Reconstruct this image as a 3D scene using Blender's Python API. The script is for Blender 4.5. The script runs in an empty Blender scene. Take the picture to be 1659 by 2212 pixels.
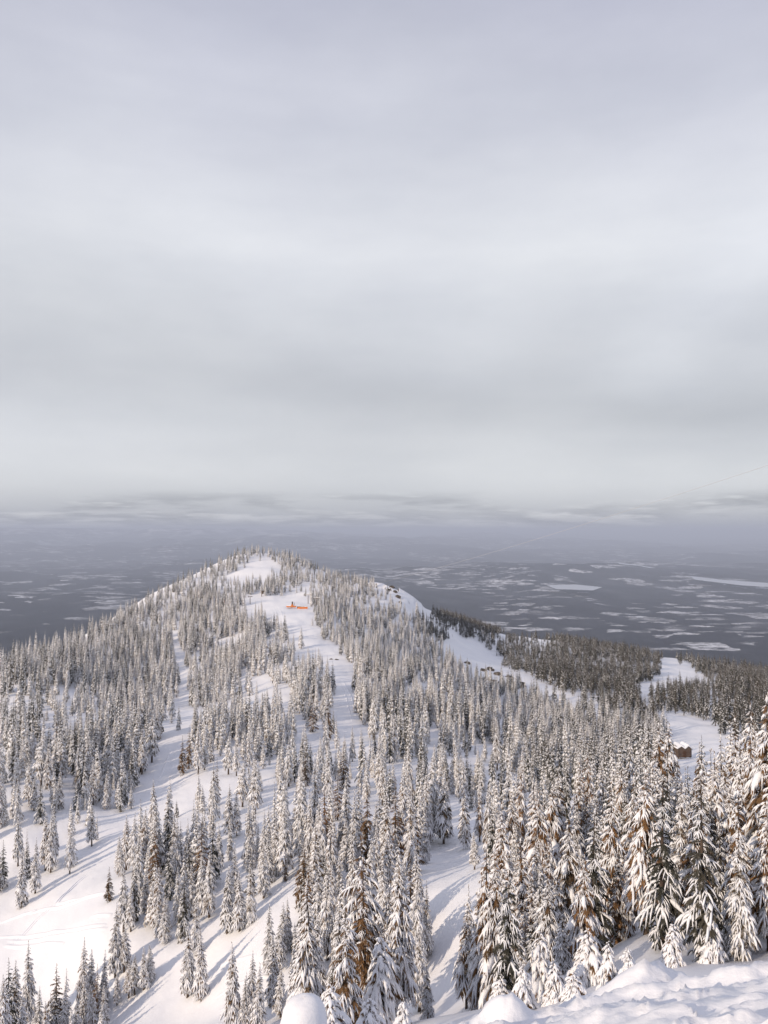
import bpy, math, random
import numpy as np

S = bpy.context.scene
C = S.collection
R = math.radians

# ------------------------------------------------------------------ camera
FPX, CX, CY, HOR = 1670.0, 829.5, 1106.0, 1150.0      # photo measured on a 1659 x 2212 grid
PITCH = math.atan((HOR - CY) / FPX)
cd = bpy.data.cameras.new('camera')
cam = bpy.data.objects.new('camera', cd)
C.objects.link(cam)
cd.sensor_fit = 'VERTICAL'
cd.sensor_height = 36.0
cd.lens = 36.0 * FPX / 2212.0
cd.clip_start, cd.clip_end = 0.1, 600000.0
cam.location = (0, 0, 0)
cam.rotation_euler = (math.pi / 2 + PITCH, 0, 0)
S.camera = cam

# ------------------------------------------------------------------ light
SUN_EL, SUN_AZ = 20.0, 228.0        # azimuth clockwise from the viewing direction (+y): behind, to the left
sl = bpy.data.lights.new('sun', 'SUN')
sl.energy, sl.angle, sl.color = 3.6, R(0.6), (1.0, 0.82, 0.63)
sun = bpy.data.objects.new('sun', sl)
C.objects.link(sun)
_a, _e = R(SUN_AZ), R(SUN_EL)
SUN_DIR = (math.sin(_a) * math.cos(_e), math.cos(_a) * math.cos(_e), math.sin(_e))
from mathutils import Vector
sun.rotation_euler = Vector(SUN_DIR).to_track_quat('Z', 'Y').to_euler()

S.view_settings.view_transform = 'Standard'
S.view_settings.look = 'None'
S.view_settings.exposure = 0.0
S.view_settings.gamma = 1.0
S.cycles.max_bounces = 5
S.cycles.diffuse_bounces = 3
S.cycles.volume_bounces = 0

def srgb(r, g, b):
    f = lambda c: (c / 255) / 12.92 if c / 255 <= 0.04045 else ((c / 255 + 0.055) / 1.055) ** 2.4
    return (f(r), f(g), f(b), 1.0)

class NT:
    def __init__(s, tree): s.t = tree; s.n = tree.nodes; s.l = tree.links
    def new(s, kind, **kw):
        nd = s.n.new(kind)
        for k, v in kw.items():
            if k.startswith('i_'):
                nd.inputs[k[2:].replace('_', ' ')].default_value = v
            else: setattr(nd, k, v)
        return nd
    def put(s, sock, v):
        if hasattr(v, 'is_output'): s.l.new(v, sock)
        else: sock.default_value = v
    def math(s, op, a, b=0.0, c=0.0, clamp=False):
        nd = s.n.new('ShaderNodeMath'); nd.operation = op; nd.use_clamp = clamp
        s.put(nd.inputs[0], a); s.put(nd.inputs[1], b); s.put(nd.inputs[2], c)
        return nd.outputs[0]
    def mix(s, f, a, b, mode='MIX'):
        nd = s.n.new('ShaderNodeMix'); nd.data_type = 'RGBA'; nd.blend_type = mode
        s.put(nd.inputs[0], f); s.put(nd.inputs[6], a); s.put(nd.inputs[7], b)
        return nd.outputs[2]
    def noise(s, vec, scale, detail=3.0, rough=0.5):
        nd = s.n.new('ShaderNodeTexNoise'); nd.inputs['Scale'].default_value = scale
        nd.inputs['Detail'].default_value = detail; nd.inputs['Roughness'].default_value = rough
        if vec is not None: s.l.new(vec, nd.inputs['Vector'])
        return nd.outputs['Fac']
    def scaled(s, vec, sc, off=(0, 0, 0)):
        nd = s.n.new('ShaderNodeMapping'); nd.inputs['Scale'].default_value = sc; nd.inputs['Location'].default_value = off
        s.l.new(vec, nd.inputs['Vector']); return nd.outputs[0]
    def ramp(s, fac, stops, interp='LINEAR'):
        nd = s.n.new('ShaderNodeValToRGB'); cr = nd.color_ramp; cr.interpolation = interp
        while len(cr.elements) < len(stops): cr.elements.new(0.5)
        for e, (p, c) in zip(cr.elements, stops): e.position = p; e.color = c
        s.l.new(fac, nd.inputs[0]); return nd.outputs[0]
    def remap(s, v, a, b, c=0.0, d=1.0):
        nd = s.n.new('ShaderNodeMapRange'); nd.interpolation_type = 'SMOOTHSTEP'
        s.put(nd.inputs[0], v)
        for i, x in enumerate((a, b, c, d)): nd.inputs[i + 1].default_value = x
        return nd.outputs[0]

# ------------------------------------------------------------------ sky
SKY_K = 0.10
W = bpy.data.worlds.new('World'); S.world = W; W.use_nodes = True
W.node_tree.nodes.clear()
w = NT(W.node_tree)
out = w.new('ShaderNodeOutputWorld'); bg = w.new('ShaderNodeBackground'); bg.inputs['Strength'].default_value = SKY_K
w.l.new(bg.outputs[0], out.inputs[0])
sky = w.new('ShaderNodeTexSky'); sky.sky_type = 'NISHITA'; sky.sun_disc = False
sky.sun_elevation = R(SUN_EL); sky.sun_rotation = R(SUN_AZ); sky.altitude = 1500
tc = w.new('ShaderNodeTexCoord'); gen = tc.outputs['Generated']
sx = w.new('ShaderNodeSeparateXYZ'); w.l.new(gen, sx.inputs[0])
el = sx.outputs[2]
# veil of high cloud: broad soft banks, thicker streaks low over the horizon
warp = w.math('MULTIPLY_ADD', w.noise(w.scaled(gen, (1.8, 1.8, 3.0)), 1.7, 5), 0.17, -0.085)
warp2 = w.math('MULTIPLY_ADD', sx.outputs[0], 0.035, 0.0)
e2 = w.math('ADD', w.math('ADD', el, w.math('MULTIPLY', warp, w.remap(el, 0.04, 0.25))), w.math('MULTIPLY', warp2, w.remap(el, 0.06, 0.2)))
veil = w.ramp(e2, [(0.0, srgb(166, 169, 177)), (0.012, srgb(184, 186, 191)), (0.03, srgb(206, 207, 210)), (0.06, srgb(222, 223, 225)), (0.10, srgb(213, 214, 217)),
                   (0.175, srgb(200, 202, 207)), (0.25, srgb(213, 215, 220)), (0.33, srgb(222, 224, 229)), (0.44, srgb(217, 219, 228)), (0.58, srgb(196, 198, 214)), (1.0, srgb(180, 182, 205))], 'B_SPLINE')
big = w.noise(w.scaled(gen, (1.0, 1.0, 2.6), (3.1, 0.4, 1.7)), 2.2, 5, 0.55)
veil = w.mix(1.0, veil, w.ramp(big, [(0.3, (0.93, 0.935, 0.95, 1)), (0.7, (1.12, 1.118, 1.105, 1))]), 'MULTIPLY')
# long soft streaks, slightly aslant
tilt = w.new('ShaderNodeMapping'); tilt.inputs['Rotation'].default_value = (0, R(-9), 0); tilt.inputs['Scale'].default_value = (1.1, 1.1, 6.5); w.l.new(gen, tilt.inputs['Vector'])
strk = w.noise(tilt.outputs[0], 1.9, 7, 0.6)
veil = w.mix(1.0, veil, w.ramp(strk, [(0.32, (0.965, 0.97, 0.978, 1)), (0.68, (1.045, 1.043, 1.038, 1))]), 'MULTIPLY')
# thicker and thinner places of the veil
gain = 1.0
for x0, z0, wx, wz, amp in ((-0.50, 0.12, 0.36, 0.050, 0.17), (0.42, 0.155, 0.34, 0.030, -0.10), (0.05, 0.175, 0.30, 0.035, -0.045), (0.50, 0.33, 0.26, 0.09, 0.07), (-0.22, 0.36, 0.34, 0.12, 0.05),
                            (0.30, 0.56, 0.30, 0.07, -0.04), (-0.55, 0.58, 0.22, 0.09, -0.13), (0.35, 0.06, 0.35, 0.022, 0.04), (-0.3, 0.075, 0.3, 0.02, 0.03)):
    dx = w.math('DIVIDE', w.math('SUBTRACT', sx.outputs[0], x0), wx); dz = w.math('DIVIDE', w.math('SUBTRACT', e2, z0), wz)
    q = w.math('ADD', w.math('MULTIPLY', dx, dx), w.math('MULTIPLY', dz, dz))
    gain = w.math('ADD', gain, w.math('MULTIPLY', w.math('POWER', 2.718, w.math('MULTIPLY', q, -1.0)), amp))
# one bright band aslant at the upper right
ua = w.math('ADD', w.math('MULTIPLY', w.math('SUBTRACT', sx.outputs[0], 0.40), 0.80), w.math('MULTIPLY', w.math('SUBTRACT', e2, 0.29), 0.60))
ub = w.math('SUBTRACT', w.math('MULTIPLY', w.math('SUBTRACT', e2, 0.29), 0.80), w.math('MULTIPLY', w.math('SUBTRACT', sx.outputs[0], 0.40), 0.60))
q = w.math('ADD', w.math('POWER', w.math('DIVIDE', w.math('ABSOLUTE', ua), 0.26), 2.0), w.math('POWER', w.math('DIVIDE', w.math('ABSOLUTE', ub), 0.045), 2.0))
gain = w.math('ADD', gain, w.math('MULTIPLY', w.math('POWER', 2.718, w.math('MULTIPLY', q, -1.0)), 0.075))
cg = w.new('ShaderNodeCombineXYZ')
for i_ in range(3): w.l.new(gain, cg.inputs[i_])
veil = w.mix(1.0, veil, cg.outputs[0], 'MULTIPLY')
# low banks of stratus: grey bodies with paler tops
def bank(sc, off, lo, hi, z0, z1, z2, z3, amt, veil):
    n0 = w.noise(w.scaled(gen, sc, off), 1.0, 7, 0.58)
    n1 = w.noise(w.scaled(gen, sc, (off[0], off[1], off[2] + 0.0065 * sc[2])), 1.0, 7, 0.58)
    m = w.math('MULTIPLY', w.remap(n0, lo, hi), w.math('MULTIPLY', w.remap(el, z0, z1), w.remap(el, z3, z2)))
    top = w.remap(w.math('SUBTRACT', n0, n1), -0.02, 0.13)
    return w.mix(w.math('MULTIPLY', m, amt), veil, w.mix(top, srgb(158, 160, 166), srgb(236, 236, 237)))
veil = bank((4.6, 4.6, 34.0), (1.3, 0.2, 0.35), 0.45, 0.60, 0.003, 0.011, 0.032, 0.056, 0.95, veil)
veil = bank((7.5, 7.5, 80.0), (5.3, 2.2, 1.9), 0.47, 0.58, 0.000, 0.008, 0.018, 0.036, 0.55, veil)
bright = w.mix(1.0, veil, (1.0 / SKY_K, 1.0 / SKY_K, 1.0 / SKY_K, 1), 'MULTIPLY')
w.l.new(w.mix(0.93, sky.outputs[0], bright), bg.inputs[0])

# ------------------------------------------------------------------ materials
def mat(name):
    m = bpy.data.materials.new(name); m.use_nodes = True
    t = NT(m.node_tree); b = m.node_tree.nodes['Principled BSDF']
    b.inputs['Roughness'].default_value = 0.8
    b.inputs['Specular IOR Level'].default_value = 0.2
    return m, t, b

def plain(name, col, rough=0.7, vary=0.15, scale=6.0):
    m, t, b = mat(name)
    tcn = t.new('ShaderNodeTexCoord')
    n = t.noise(tcn.outputs['Object'], scale, 4)
    k0, k1 = 1 - vary, 1 + vary
    c = t.ramp(n, [(0.3, (col[0] * k0, col[1] * k0, col[2] * k0, 1)), (0.7, (min(1, col[0] * k1), min(1, col[1] * k1), min(1, col[2] * k1), 1))])
    t.l.new(c, b.inputs['Base Color']); b.inputs['Roughness'].default_value = rough
    return m

def snow_material(name, near=True):
    m, t, b = mat(name)
    g = t.new('ShaderNodeNewGeometry').outputs['Position'] if near else t.new('ShaderNodeTexCoord').outputs['Object']
    n = t.noise(g, 0.35 if near else 1.2, 5)
    t.l.new(t.ramp(n, [(0.3, (0.80, 0.81, 0.85, 1)), (0.7, (0.88, 0.88, 0.90, 1))]), b.inputs['Base Color'])
    bp = t.new('ShaderNodeBump'); bp.inputs['Strength'].default_value = 0.35; bp.inputs['Distance'].default_value = 0.12
    h = t.noise(g, 1.3 if near else 3.0, 8, 0.62)
    t.l.new(h, bp.inputs['Height']); t.l.new(bp.outputs[0], b.inputs['Normal'])
    b.inputs['Roughness'].default_value = 0.62
    return m

M_SNOW = snow_material('snow_ground')
M_LOAD = snow_material('snow_clumps', False)
def needles(name, c0, c1, frost=0.5):
    m, t, b = mat(name)
    oi = t.new('ShaderNodeObjectInfo')
    ob = t.new('ShaderNodeTexCoord').outputs['Object']
    f = t.math('ADD', t.math('MULTIPLY', t.noise(ob, 1.1, 4), 0.9), t.math('MULTIPLY', oi.outputs['Random'], 0.5), 0)
    col = t.ramp(f, [(0.35, c0), (0.95, c1)])
    rime = t.math('MULTIPLY', t.remap(t.noise(ob, 3.4, 5, 0.65), 0.62 - 0.3 * frost, 0.72 - 0.2 * frost), 0.85)      # hoar frost on the sprays
    t.l.new(t.mix(rime, col, (0.62, 0.61, 0.60, 1)), b.inputs['Base Color'])
    b.inputs['Roughness'].default_value = 0.75
    return m
M_FOL = needles('needles', (0.060, 0.050, 0.035, 1), (0.21, 0.128, 0.068, 1), 0.28)
M_FOLW = needles('needles_rimed', (0.075, 0.062, 0.046, 1), (0.23, 0.155, 0.092, 1), 0.62)
M_FOLR = needles('needles_thick_rime', (0.085, 0.068, 0.048, 1), (0.24, 0.165, 0.10, 1), 0.82)
M_FOLB = needles('needles_brown', (0.065, 0.046, 0.026, 1), (0.20, 0.108, 0.048, 1), 0.18)
M_FOLD = needles('needles_dark', (0.026, 0.031, 0.026, 1), (0.075, 0.066, 0.050, 1), 0.20)
M_BARK = plain('bark', (0.085, 0.062, 0.048), 0.9, 0.4, 5.0)

# ------------------------------------------------------------------ noise
_rs = np.random.RandomState(7)
_PERM = _rs.rand(256, 256)
def vnoise(x, y):
    xi = np.floor(x).astype(np.int64); yi = np.floor(y).astype(np.int64)
    fx = x - xi; fy = y - yi
    fx = fx * fx * fx * (fx * (fx * 6 - 15) + 10); fy = fy * fy * fy * (fy * (fy * 6 - 15) + 10)
    h = lambda a, b: _PERM[a & 255, b & 255]
    return (h(xi, yi) * (1 - fx) + h(xi + 1, yi) * fx) * (1 - fy) + (h(xi, yi + 1) * (1 - fx) + h(xi + 1, yi + 1) * fx) * fy
def fbm(x, y, o=4, g=0.5):
    a, s, n = 1.0, 0.0, 0.0
    for i in range(o):
        s = s + a * (vnoise(x + 17.3 * i, y - 9.1 * i) - 0.5); n += a
        x, y, a = (x * 0.8 - y * 0.6) * 2.0, (x * 0.6 + y * 0.8) * 2.0, a * g
    return s / n * 2
def sstep(x, a, b):
    t = np.clip((x - a) / (b - a), 0, 1); return t * t * (3 - 2 * t)

# ------------------------------------------------------------------ terrain
def P2(px, py, D):      # photo grid point at forward distance D -> metres
    return ((px - CX) / FPX * D, D, (HOR - py) / FPX * D)
CP = [
 # foot of the near slope and the saddle, left to right
 (0,2212,105),(200,2205,101),(400,2185,95),(700,2200,62),(900,2195,48),(893,2095,80),(975,2187,64),(1150,2130,50),
 (1640,2050,42),(1500,2080,38),(1400,2000,50),(1640,1900,60),(1450,1850,75),(1300,1800,95),(1240,1745,120),(970,1840,125),
 (1160,1740,150),(1467,1625,235),(1300,1600,280),(1530,1560,330),(1250,1540,355),(1100,1452,490),(1000,1400,610),
 (1300,1450,570),(1450,1430,660),(1600,1452,690),(1250,1390,760),(1170,1384,850),(1000,1352,980),(900,1336,1120),
 # hill
 (560,1193,770),(480,1224,715),(400,1266,635),(300,1328,560),(200,1374,480),(100,1420,400),(0,1455,330),
 (0,1700,185),(0,1900,150),(0,2050,126),(150,1600,235),(300,1500,330),(300,1680,205),(380,1570,245),(240,1800,165),
 (730,1440,345),(640,1318,500),(560,1300,545),(560,1230,710),(620,1370,420),(500,1500,310),(600,1480,305),
 (760,1560,258),(880,1640,215),(850,1700,185),(640,1650,205),(500,1750,165),(450,1900,130),(600,1900,117),(700,1850,118),
 (550,2050,97),(250,1950,122),(330,2060,108),(900,1900,102),(1000,1950,86),(1000,1690,190),(1100,1620,240),(1000,1560,282),(950,1480,345),
 (750,1259,690),(680,1231,745),(830,1270,655),(868,1295,615),(900,1352,560),(950,1412,500),(850,1380,480),(800,1330,545),
 (1000,1470,425),(1100,1540,372),(1200,1560,340),(450,1330,520),(450,1400,430),
]
PTS = [P2(*c) for c in CP]
# near the camera: brow of the slope
for px, D, z in [(-500,3,-2.4),(0,3,-2.4),(829,3,-2.35),(1300,5.2,-3.31),(1659,4.5,-2.86),(1659,9,-5.25),(1360,8.2,-4.80),(1090,7.2,-4.52),(940,6.5,-4.25),
                 (2200,4.5,-2.4),(2200,12,-5.5),(829,6,-4.4),(400,6,-4.6),(0,6,-4.7),(-500,6,-4.6),(829,14,-10),(0,14,-10.4),(1300,14,-9.4),(1659,14,-8.9),(400,14,-10.4),
                 (829,30,-20.2),(0,40,-28),(400,40,-27.6),(829,45,-29.6),(0,80,-54),(1300,25,-16),(1659,25,-14.6),(1200,35,-21.5),(2300,40,-16),(2300,90,-30),
                 (2300,250,-60),(-600,60,-48),(-600,150,-85),(-600,350,-130),(2300,600,-120),(550,75,-48),(250,85,-55)]:
    PTS.append(((px - CX) / FPX * D, D, z))
for ang in range(100, 261, 20):      # the summit behind the camera
    for r, z in ((3, -1.9), (30, -4.0), (300, -60.0)):
        PTS.append((r * math.sin(R(ang)), r * math.cos(R(ang)), z))
for ang in range(-180, 180, 30): PTS.append((1.1 * math.sin(R(ang)), 1.1 * math.cos(R(ang)), -1.8))
for ang in range(-180, 180, 60): PTS.append((0.5 * math.sin(R(ang)), 0.5 * math.cos(R(ang)), -1.75))
PTS = np.array(PTS)
def q_of(x, y):
    r = np.hypot(x, y); th = np.arctan2(x, y)
    k = 1.5
    return np.stack([np.log(np.maximum(r, 0.5)), k * np.sin(th) , k * (1 - np.cos(th))], -1)
QP = q_of(PTS[:, 0], PTS[:, 1])
def kern(d2): return np.sqrt(d2 + 0.10 ** 2)
_A = kern(((QP[:, None] - QP[None]) ** 2).sum(-1)); n_ = len(QP)
_B = np.zeros((n_ + 4, n_ + 4)); _B[:n_, :n_] = _A - 0.004 * np.eye(n_)
_B[:n_, n_] = 1; _B[:n_, n_ + 1:] = QP; _B[n_, :n_] = 1; _B[n_ + 1:, :n_] = QP.T
WT = np.linalg.solve(_B, np.concatenate([PTS[:, 2], np.zeros(4)]))
EDGE = np.array([(-700,250),(-300,290),(0,340),(100,408),(200,488),(300,568),(400,645),(480,725),(560,785),(620,775),(680,755),(750,702),(830,668),(868,640),(885,900),(900,1130),(950,1010),
                 (1000,1000),(1100,900),(1220,860),(1250,780),(1400,735),(1600,715),(1659,710),(2100,620),(2600,500)], float)
def base_height(x, y):
    sh = x.shape; x = x.ravel(); y = y.ravel(); r = np.hypot(x, y)
    z = np.empty_like(x)
    for i in range(0, len(x), 20000):
        q = q_of(x[i:i + 20000], y[i:i + 20000])
        d2 = np.maximum((q * q).sum(1)[:, None] + (QP * QP).sum(1)[None] - 2 * q @ QP.T, 0)
        z[i:i + 20000] = kern(d2) @ WT[:n_] + WT[n_] + q @ WT[n_ + 1:]
    px = np.where(y > 0.2 * r, CX + FPX * x / np.maximum(y, 0.2 * r), np.where(x > 0, 2600, -700))
    ed = np.interp(px, EDGE[:, 0], EDGE[:, 1]) / np.maximum(np.cos(np.arctan2(x, y)), 0.4)
    # past the skyline edge the ground falls away to the valley
    return z.reshape(sh), (r - ed).reshape(sh)

# full sheet, fine ahead of the camera and coarse elsewhere
th = np.concatenate([np.linspace(-180, -42, 70)[:-1], np.linspace(-42, 42, 761), np.linspace(42, 180, 70)[1:]])
th = np.radians(th)
lr = np.linspace(math.log(0.8), math.log(3600), 900)
TH, LR = np.meshgrid(th, lr, indexing='ij')
RR = np.exp(LR); GX = RR * np.sin(TH); GY = RR * np.cos(TH)
# evaluate the smooth part on a thinner grid
ths, lrs = th[::3], lr[::3]
if ths[-1] != th[-1]: ths = np.append(ths, th[-1])
if lrs[-1] != lr[-1]: lrs = np.append(lrs, lr[-1])
TS, LS = np.meshgrid(ths, lrs, indexing='ij')
RS = np.exp(LS)
zs, _ = base_height(RS * np.sin(TS), RS * np.cos(TS))
def bilerp(tab, ta, la, t, l):
    i = np.clip(np.searchsorted(ta, t, 'right') - 1, 0, len(ta) - 2); j = np.clip(np.searchsorted(la, l, 'right') - 1, 0, len(la) - 2)
    a = np.clip((t - ta[i]) / (ta[i + 1] - ta[i]), 0, 1); b = np.clip((l - la[j]) / (la[j + 1] - la[j]), 0, 1)
    return (tab[i, j] * (1 - b) + tab[i, j + 1] * b) * (1 - a) + (tab[i + 1, j] * (1 - b) + tab[i + 1, j + 1] * b) * a
def edge_over(x, y):
    r = np.hypot(x, y)
    px = np.where(y > 0.2 * r, CX + FPX * x / np.maximum(y, 0.2 * r), np.where(x > 0, 2600, -700))
    ed = np.interp(px, EDGE[:, 0], EDGE[:, 1]) / np.maximum(np.cos(np.arctan2(x, y)), 0.4)
    return r - ed
GZ = bilerp(zs, ths, lrs, TH.ravel(), LR.ravel()).reshape(TH.shape)
# relief: rolls and drifts, stronger rock steps on the hill's right shoulder
mid = sstep(RR, 25, 90)
GZ += mid * (fbm(GX / 38, GY / 38, 3) * 1.5 + fbm(GX / 9 + 5, GY / 9, 4) * 0.46 + fbm(GX / 3.1 + 15, GY / 3.1, 3) * 0.16) + sstep(RR, 260, 480) * fbm(GX / 60 + 9, GY / 60, 4) * 2.5
near = (1 - sstep(RR, 11, 22))
rid = 1 - np.abs(fbm(GX / 1.7 + 3, GY / 1.1 + 8, 4, 0.55))
GZ += near * sstep(RR, 1.5, 4) * ((rid ** 5 - 0.62) * 0.17 + fbm(GX / 0.7 + 0.6 * rid, GY / 0.34, 4, 0.5) * 0.075 + fbm(GX / 2.6 + 31, GY / 2.6, 2) * 0.12
      + ((1 - np.abs(fbm(GX / 0.85 + 0.8 * fbm(GX / 0.5, GY / 0.5, 2) + 71, GY / 0.36 + 12, 3, 0.5))) ** 7 - 0.4) * 0.06 + fbm(GX / 0.17 + 5, GY / 0.10, 4, 0.6) * 0.016)
def bump(px, D, w_, h_, p=2.0):
    x0 = (px - CX) / FPX * D
    return h_ * np.exp(-(((GX - x0) / w_) ** 2 + ((GY - D) / (w_ * 0.8)) ** 2) ** (p / 2))
GZ += bump(1362, 8.0, 0.42, 0.26, 3) + bump(1092, 7.1, 0.20, 0.20, 3) + bump(1640, 8.6, 0.7, 0.08)
GZ += bump(560, 690, 26, 5)                                             # bald dome under the summit
cl = np.exp(-(((GX - 8) / 34) ** 2 + ((GY - 640) / 26) ** 2))            # crag on the right shoulder
GZ += cl * (np.round(fbm(GX / 22 + 2, GY / 22, 3) * 3.0) * 2.6 + 2.0)
over = edge_over(GX, GY)
GZ -= np.where(over > 0, 0.0016 * np.minimum(over, 170) ** 2 + 0.54 * np.maximum(over - 170, 0), 0)
GZ = np.maximum(GZ, -1300)

def new_mesh(name, verts, faces, m=None, smooth=True, mi=None):
    me = bpy.data.meshes.new(name)
    me.from_pydata([tuple(v) for v in verts], [], faces)
    for mm in (m if isinstance(m, (list, tuple)) else [m]):
        if mm: me.materials.append(mm)
    if mi is not None: me.polygons.foreach_set('material_index', mi)
    me.polygons.foreach_set('use_smooth', [smooth] * len(me.polygons))
    me.update(); return me
def grid_mesh(name, X, Y, Z, m, wrap=False):
    a, b = X.shape
    me = bpy.data.meshes.new(name)
    me.vertices.add(a * b)
    me.vertices.foreach_set('co', np.stack([X, Y, Z], -1).astype(np.float32).ravel())
    idx = np.arange(a * b).reshape(a, b)
    f = np.stack([idx[:-1, :-1], idx[1:, :-1], idx[1:, 1:], idx[:-1, 1:]], -1).reshape(-1, 4)[:, ::-1]
    me.loops.add(f.size); me.loops.foreach_set('vertex_index', f.astype(np.int32).ravel())
    me.polygons.add(len(f)); me.polygons.foreach_set('loop_start', np.arange(len(f), dtype=np.int32) * 4)
    me.update(calc_edges=True)
    me.polygons.foreach_set('use_smooth', np.ones(len(f), dtype=bool))
    me.materials.append(m); me.validate(); me.update()
    return me
def link(name, data, parent=None, **props):
    o = bpy.data.objects.new(name, data); C.objects.link(o)
    if parent: o.parent = parent
    for k, v in props.items(): o[k] = v
    return o
def tri_up(me):
    return me

# snow ground with rock showing where it is steep
def ground_material():
    m, t, b = mat('mountain_snow')
    geo = t.new('ShaderNodeNewGeometry'); g = geo.outputs['Position']
    n = t.noise(g, 0.06, 5)
    snow = t.ramp(n, [(0.3, (0.80, 0.81, 0.85, 1)), (0.7, (0.88, 0.88, 0.90, 1))])
    sep = t.new('ShaderNodeSeparateXYZ'); t.l.new(geo.outputs['True Normal'], sep.inputs[0])
    rk = t.noise(g, 0.22, 6, 0.65)
    steep = t.math('MULTIPLY', t.remap(sep.outputs[2], 0.72, 0.58), t.remap(rk, 0.47, 0.58))
    sp = t.new('ShaderNodeSeparateXYZ'); t.l.new(g, sp.inputs[0])
    steep = t.math('MULTIPLY', steep, t.remap(sp.outputs[1], 380, 420))
    rock = t.ramp(t.noise(g, 0.7, 6), [(0.3, (0.05, 0.045, 0.042, 1)), (0.7, (0.14, 0.12, 0.10, 1))])
    t.l.new(t.mix(steep, snow, rock), b.inputs['Base Color'])
    bp = t.new('ShaderNodeBump'); bp.inputs['Strength'].default_value = 0.45; bp.inputs['Distance'].default_value = 0.10
    t.l.new(t.noise(g, 1.6, 9, 0.62), bp.inputs['Height']); t.l.new(bp.outputs[0], b.inputs['Normal'])
    b.inputs['Roughness'].default_value = 0.6
    return m
link('mountain_terrain', grid_mesh('mountain_terrain', GX, GY, GZ, ground_material()), kind='structure')
def ground(x, y):
    x = np.asarray(x, float); y = np.asarray(y, float)
    return bilerp(GZ, th, lr, np.arctan2(x, y), np.log(np.hypot(x, y)))
def proj(x, y, z):
    return CX + FPX * x / y, HOR - FPX * z / y

# ------------------------------------------------------------------ valley
VZ = -1150.0
tv = np.radians(np.linspace(-75, 75, 360)); lv = np.linspace(math.log(900), math.log(170000), 420)
VT, VL = np.meshgrid(tv, lv, indexing='ij'); VR = np.exp(VL); VX = VR * np.sin(VT); VY = VR * np.cos(VT)
k = np.exp(-((np.degrees(VT) + 24) / 12) ** 2) + 0.55 * np.exp(-((np.degrees(VT) + 6) / 9) ** 2) + 0.42 * np.exp(-((np.degrees(VT) - 9) / 7) ** 2) + 0.25
VH = VZ + (fbm(VX / 5200, VY / 5200, 4) * 150 + np.maximum(0, fbm(VX / 3600 + 7, VY / 6500 + 2, 4)) * 260) * sstep(VR, 2500, 9000)
VH += sstep(VR, 30000, 52000) * k * np.maximum(0, 0.55 + fbm(VX / 9000 + 3, VY / 16000, 5, 0.55)) * 1250
VH += 230 * np.exp(-((VR - 21000) / 3500) ** 2) * np.exp(-((np.degrees(VT) - 12) / 7) ** 2) * (1 + fbm(VX / 2500, VY / 2500, 3))
VH = np.minimum(VH, 300 + 0.12 * (VH - 300))
VH += 420 * (1 - sstep(VR, 2500, 7000)) * (0.55 + 0.6 * fbm(VX / 1800, VY / 1800, 3))      # wooded foot of the mountain
def valley_material():
    m, t, b = mat('valley_forest_and_fields')
    g = t.new('ShaderNodeNewGeometry').outputs['Position']
    forest = t.ramp(t.noise(t.scaled(g, (1 / 700, 1 / 1500, 1 / 400)), 1.0, 10, 0.68), [(0.30, (0.006, 0.008, 0.012, 1)), (0.50, (0.018, 0.020, 0.026, 1)), (0.62, (0.045, 0.048, 0.056, 1)), (0.78, (0.14, 0.145, 0.16, 1))])
    wv = t.new('ShaderNodeTexNoise'); wv.inputs['Scale'].default_value = 1 / 500.0; wv.inputs['Detail'].default_value = 7; wv.inputs['Roughness'].default_value = 0.65
    t.l.new(g, wv.inputs['Vector'])
    vm = t.new('ShaderNodeVectorMath'); vm.operation = 'MULTIPLY_ADD'; t.l.new(wv.outputs['Color'], vm.inputs[0]); vm.inputs[1].default_value = (620, 520, 0); t.l.new(g, vm.inputs[2])
    def fields(sx_, sy_, lo, off):
        vo = t.new('ShaderNodeTexVoronoi'); vo.inputs['Scale'].default_value = 1.0; vo.inputs['Randomness'].default_value = 1.0
        t.l.new(t.scaled(vm.outputs[0], (1 / sx_, 1 / sy_, 0), off), vo.inputs['Vector'])
        sc = t.new('ShaderNodeSeparateColor'); t.l.new(vo.outputs['Color'], sc.inputs[0])
        cluster = t.noise(t.scaled(g, (1 / 4200, 1 / 9000, 0), (0.7 + off[0], 3.3, 0)), 1.0, 4, 0.55)
        thr = t.math('ADD', sc.outputs[0], t.math('MULTIPLY', cluster, 2.2))
        return t.math('MULTIPLY', t.remap(thr, lo, lo + 0.06), t.math('MULTIPLY_ADD', sc.outputs[1], 0.7, 0.3))
    field = t.math('MAXIMUM', fields(430, 360, 2.04, (0, 0, 0)), fields(240, 190, 2.06, (4.3, 1.7, 0)))
    frac = t.remap(t.noise(t.scaled(g, (1 / 150, 1 / 190, 0)), 1.0, 8, 0.75), 0.36, 0.60)
    field = t.math('MULTIPLY', field, frac)
    sz = t.new('ShaderNodeSeparateXYZ'); t.l.new(g, sz.inputs[0])
    ln = t.new('ShaderNodeVectorMath'); ln.operation = 'LENGTH'; t.l.new(g, ln.inputs[0])
    field = t.math('MULTIPLY', field, t.remap(ln.outputs['Value'], 5000, 8000))
    high = t.math('MULTIPLY', t.remap(sz.outputs[2], -500, 100), t.remap(t.noise(t.scaled(g, (1 / 1500, 1 / 2500, 1 / 300)), 1.0, 7, 0.65), 0.46, 0.62))
    f = t.math('MAXIMUM', field, high)
    t.l.new(t.mix(f, forest, (0.80, 0.81, 0.84, 1)), b.inputs['Base Color'])
    b.inputs['Roughness'].default_value = 0.95; b.inputs['Specular IOR Level'].default_value = 0.0
    return m
link('valley_floor', grid_mesh('valley_floor', VX, VY, VH, valley_material()), kind='structure')
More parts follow.
